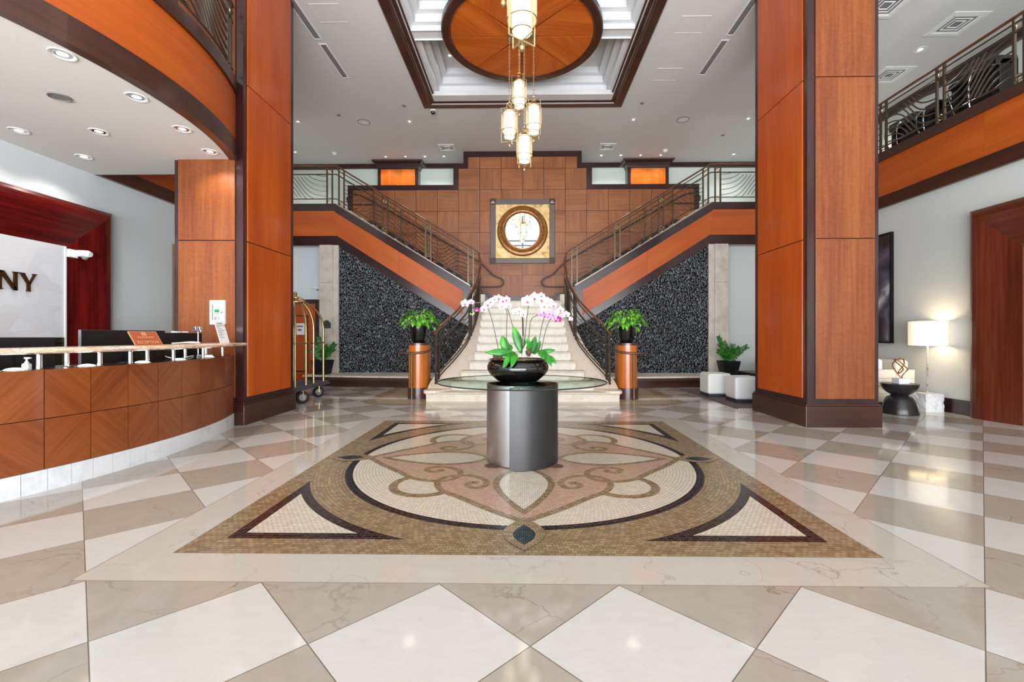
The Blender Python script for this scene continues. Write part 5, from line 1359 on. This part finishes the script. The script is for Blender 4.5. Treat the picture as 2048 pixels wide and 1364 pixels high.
X0, Z0 = 5.81, .545
kn = [(0, 0), (-.05, .10), (-.11, .19), (-.10, .26), (-.04, .295), (.04, .29), (.08, .25), (.06, .20), (-.02, .14), (-.05, .10), (-.02, .065), (.03, .08), (.04, .12), (.0, .16), (-.04, .20), (-.07, .26), (-.06, .285), (-.01, .24), (.04, .17), (.095, .13), (.10, .09), (.05, .03), (.01, 0)]
obj('knot', MB().tube(smoothpath([(X0 + a, 7.04 + .035 * math.sin(i * 1.3), Z0 + b + .008) for i, (a, b) in enumerate(kn)], 5), .009, 8), 'antique_gold', sc2, smooth=True)
# sofa
sf = thing('sofa', 'pale channel tufted sofa along the right wall behind the side table', 'sofa', (6.15, 8.9, 0))
arm = MB()
obj('arm_core', MB().box(5.62, 6.55, 7.66, 7.80, .08, .60), 'linen', sf)
for r in range(4):
    for k in range(3):
        x0 = 5.62 + .31 * k; z0 = .09 + .128 * r
        arm.box(x0 + .003, x0 + .307, 7.645, 7.67, z0 + .003, z0 + .125)
obj('arm_tufting', arm, 'linen', sf, bevel=.012)
obj('arm_top', MB().box(5.61, 6.56, 7.65, 7.82, .595, .625), 'linen', sf, bevel=.012)
obj('seat', MB().box(5.66, 6.4, 7.8, 10.0, .2, .44), 'linen', sf, bevel=.04)
obj('backrest', MB().box(6.36, 6.58, 7.8, 10.0, .2, .78), 'linen', sf, bevel=.04)
obj('arm_core', MB().box(5.62, 6.55, 10.0, 10.14, .08, .60), 'linen', sf)
obj('base', MB().box(5.68, 6.5, 7.70, 10.1, .012, .2), 'navy_base', sf)
cu = obj('cushion', MB().box(6.05, 6.2, 7.86, 8.3, .44, .80), 'paper', at=(0, 0, 0), bevel=.05); tag(cu, 'white cushion standing on the pale sofa behind the sculpture', 'cushion')
# lamp
lp = thing('floor_lamp', 'lit floor lamp with white drum shade and rough marble block base', 'floor lamp', (6.44, 7.30, 0))
bk = MB(); nx = 5
bm = bmesh.new(); bmesh.ops.create_cube(bm, size=1); bmesh.ops.subdivide_edges(bm, edges=bm.edges, cuts=5, use_grid_fill=True)
rr = random.Random(4); vv = []
for v in bm.verts:
    v.index = len(vv); j = .008 if abs(v.co.z) < .49 else .004
    vv.append((6.44 + v.co.x * .285 + rr.uniform(-j, j), 7.30 + v.co.y * .27 + rr.uniform(-j, j), max(.0, .1425 + v.co.z * .285 + (rr.uniform(-j, j) if v.co.z > -.49 else 0))))
ff = [tuple(v.index for v in f.verts) for f in bm.faces]; bm.free()
obj('marble_base', bk.add(vv, ff), 'rough_marble', lp)
obj('pole', MB().tube([(6.44, 7.30, .28), (6.44, 7.29, .8), (6.43, 7.28, 1.36)], .013, 8), 'pole_marble', lp, smooth=True)
LX, LY = 6.43, 7.28
obj('shade', MB().lathe([(.238, 1.04), (.238, 1.425), (.235, 1.425), (.235, 1.04)], (LX, LY, 0), 48), 'shade_glow', lp, smooth=True)
obj('shade_rim', MB().torus((LX, LY, 1.425), .236, .005, 'z', 40, 6).torus((LX, LY, 1.04), .236, .005, 'z', 40, 6), 'linen', lp, smooth=True)
obj('spider', MB().tube([(LX - .233, LY, 1.36), (LX + .233, LY, 1.36)], .004, 5).tube([(LX, LY - .233, 1.36), (LX, LY + .233, 1.36)], .004, 5), 'brass', lp)
bulb = MB().sphere((LX, LY, 1.24), .045, 16, 10); obj('bulb', bulb, 'opal_glow', lp, smooth=True)
point((LX, LY, 1.30), 9, (1, .80, .55), r=.05); point((LX, LY, 1.14), 4, (1, .80, .55), r=.05)
# art
ar = thing('framed_art', 'tall dark framed abstract print behind the right column', 'picture', (XR - .03, 8.9, 2.06))
obj('frame', MB().box(XR - .05, XR, 8.24, 8.27, 1.06, 3.07).box(XR - .05, XR, 9.53, 9.56, 1.06, 3.07).box(XR - .05, XR, 8.27, 9.53, 1.06, 1.09).box(XR - .05, XR, 8.27, 9.53, 3.04, 3.07), 'black_satin', ar)
obj('print', MB().box(XR - .025, XR, 8.27, 9.53, 1.09, 3.04), 'art_print', ar)

# ================================================================== upper right: exercise machines behind the rail
def machine(x, y, w, hgt, label):
    t = thing('exercise_machine', label, 'exercise machine', (x, y, ZF))
    obj('frame', MB().box(x - .25, x + .3, y - w / 2, y + w / 2, ZF, ZF + .35).box(x - .1, x + .2, y - w / 2, y - w / 2 + .12, ZF + .35, ZF + hgt).box(x - .1, x + .2, y + w / 2 - .12, y + w / 2, ZF + .35, ZF + hgt), 'black_satin', t, bevel=.02)
    obj('console', MB().box(x - .16, x + .2, y - w / 2, y + w / 2, ZF + hgt - .12, ZF + hgt + .05), 'black_gloss', t, bevel=.03)
    obj('shroud', MB().box(x - .05, x + .15, y - w / 2 + .1, y + w / 2 - .1, ZF + .3, ZF + hgt - .1), 'black_satin', t)
    for s_ in (-1, 1):
        pts = smoothpath([(x - .18, y + s_ * w * .22, ZF + hgt - .05), (x - .34, y + s_ * w * .25, ZF + hgt - .15), (x - .34, y + s_ * w * .2, ZF + hgt - .4), (x - .28, y + s_ * w * .15, ZF + .3)], 5)
        obj('handle', MB().tube(pts, .012, 8), 'chrome', t, smooth=True)
machine(7.55, 8.95, .62, .85, 'black machine with chrome handles upstairs next to the right column')
machine(7.55, 8.30, .30, .82, 'narrow black machine upstairs between the railing posts')
machine(7.5, 7.53, .80, .98, 'widest black machine upstairs at the right picture edge')
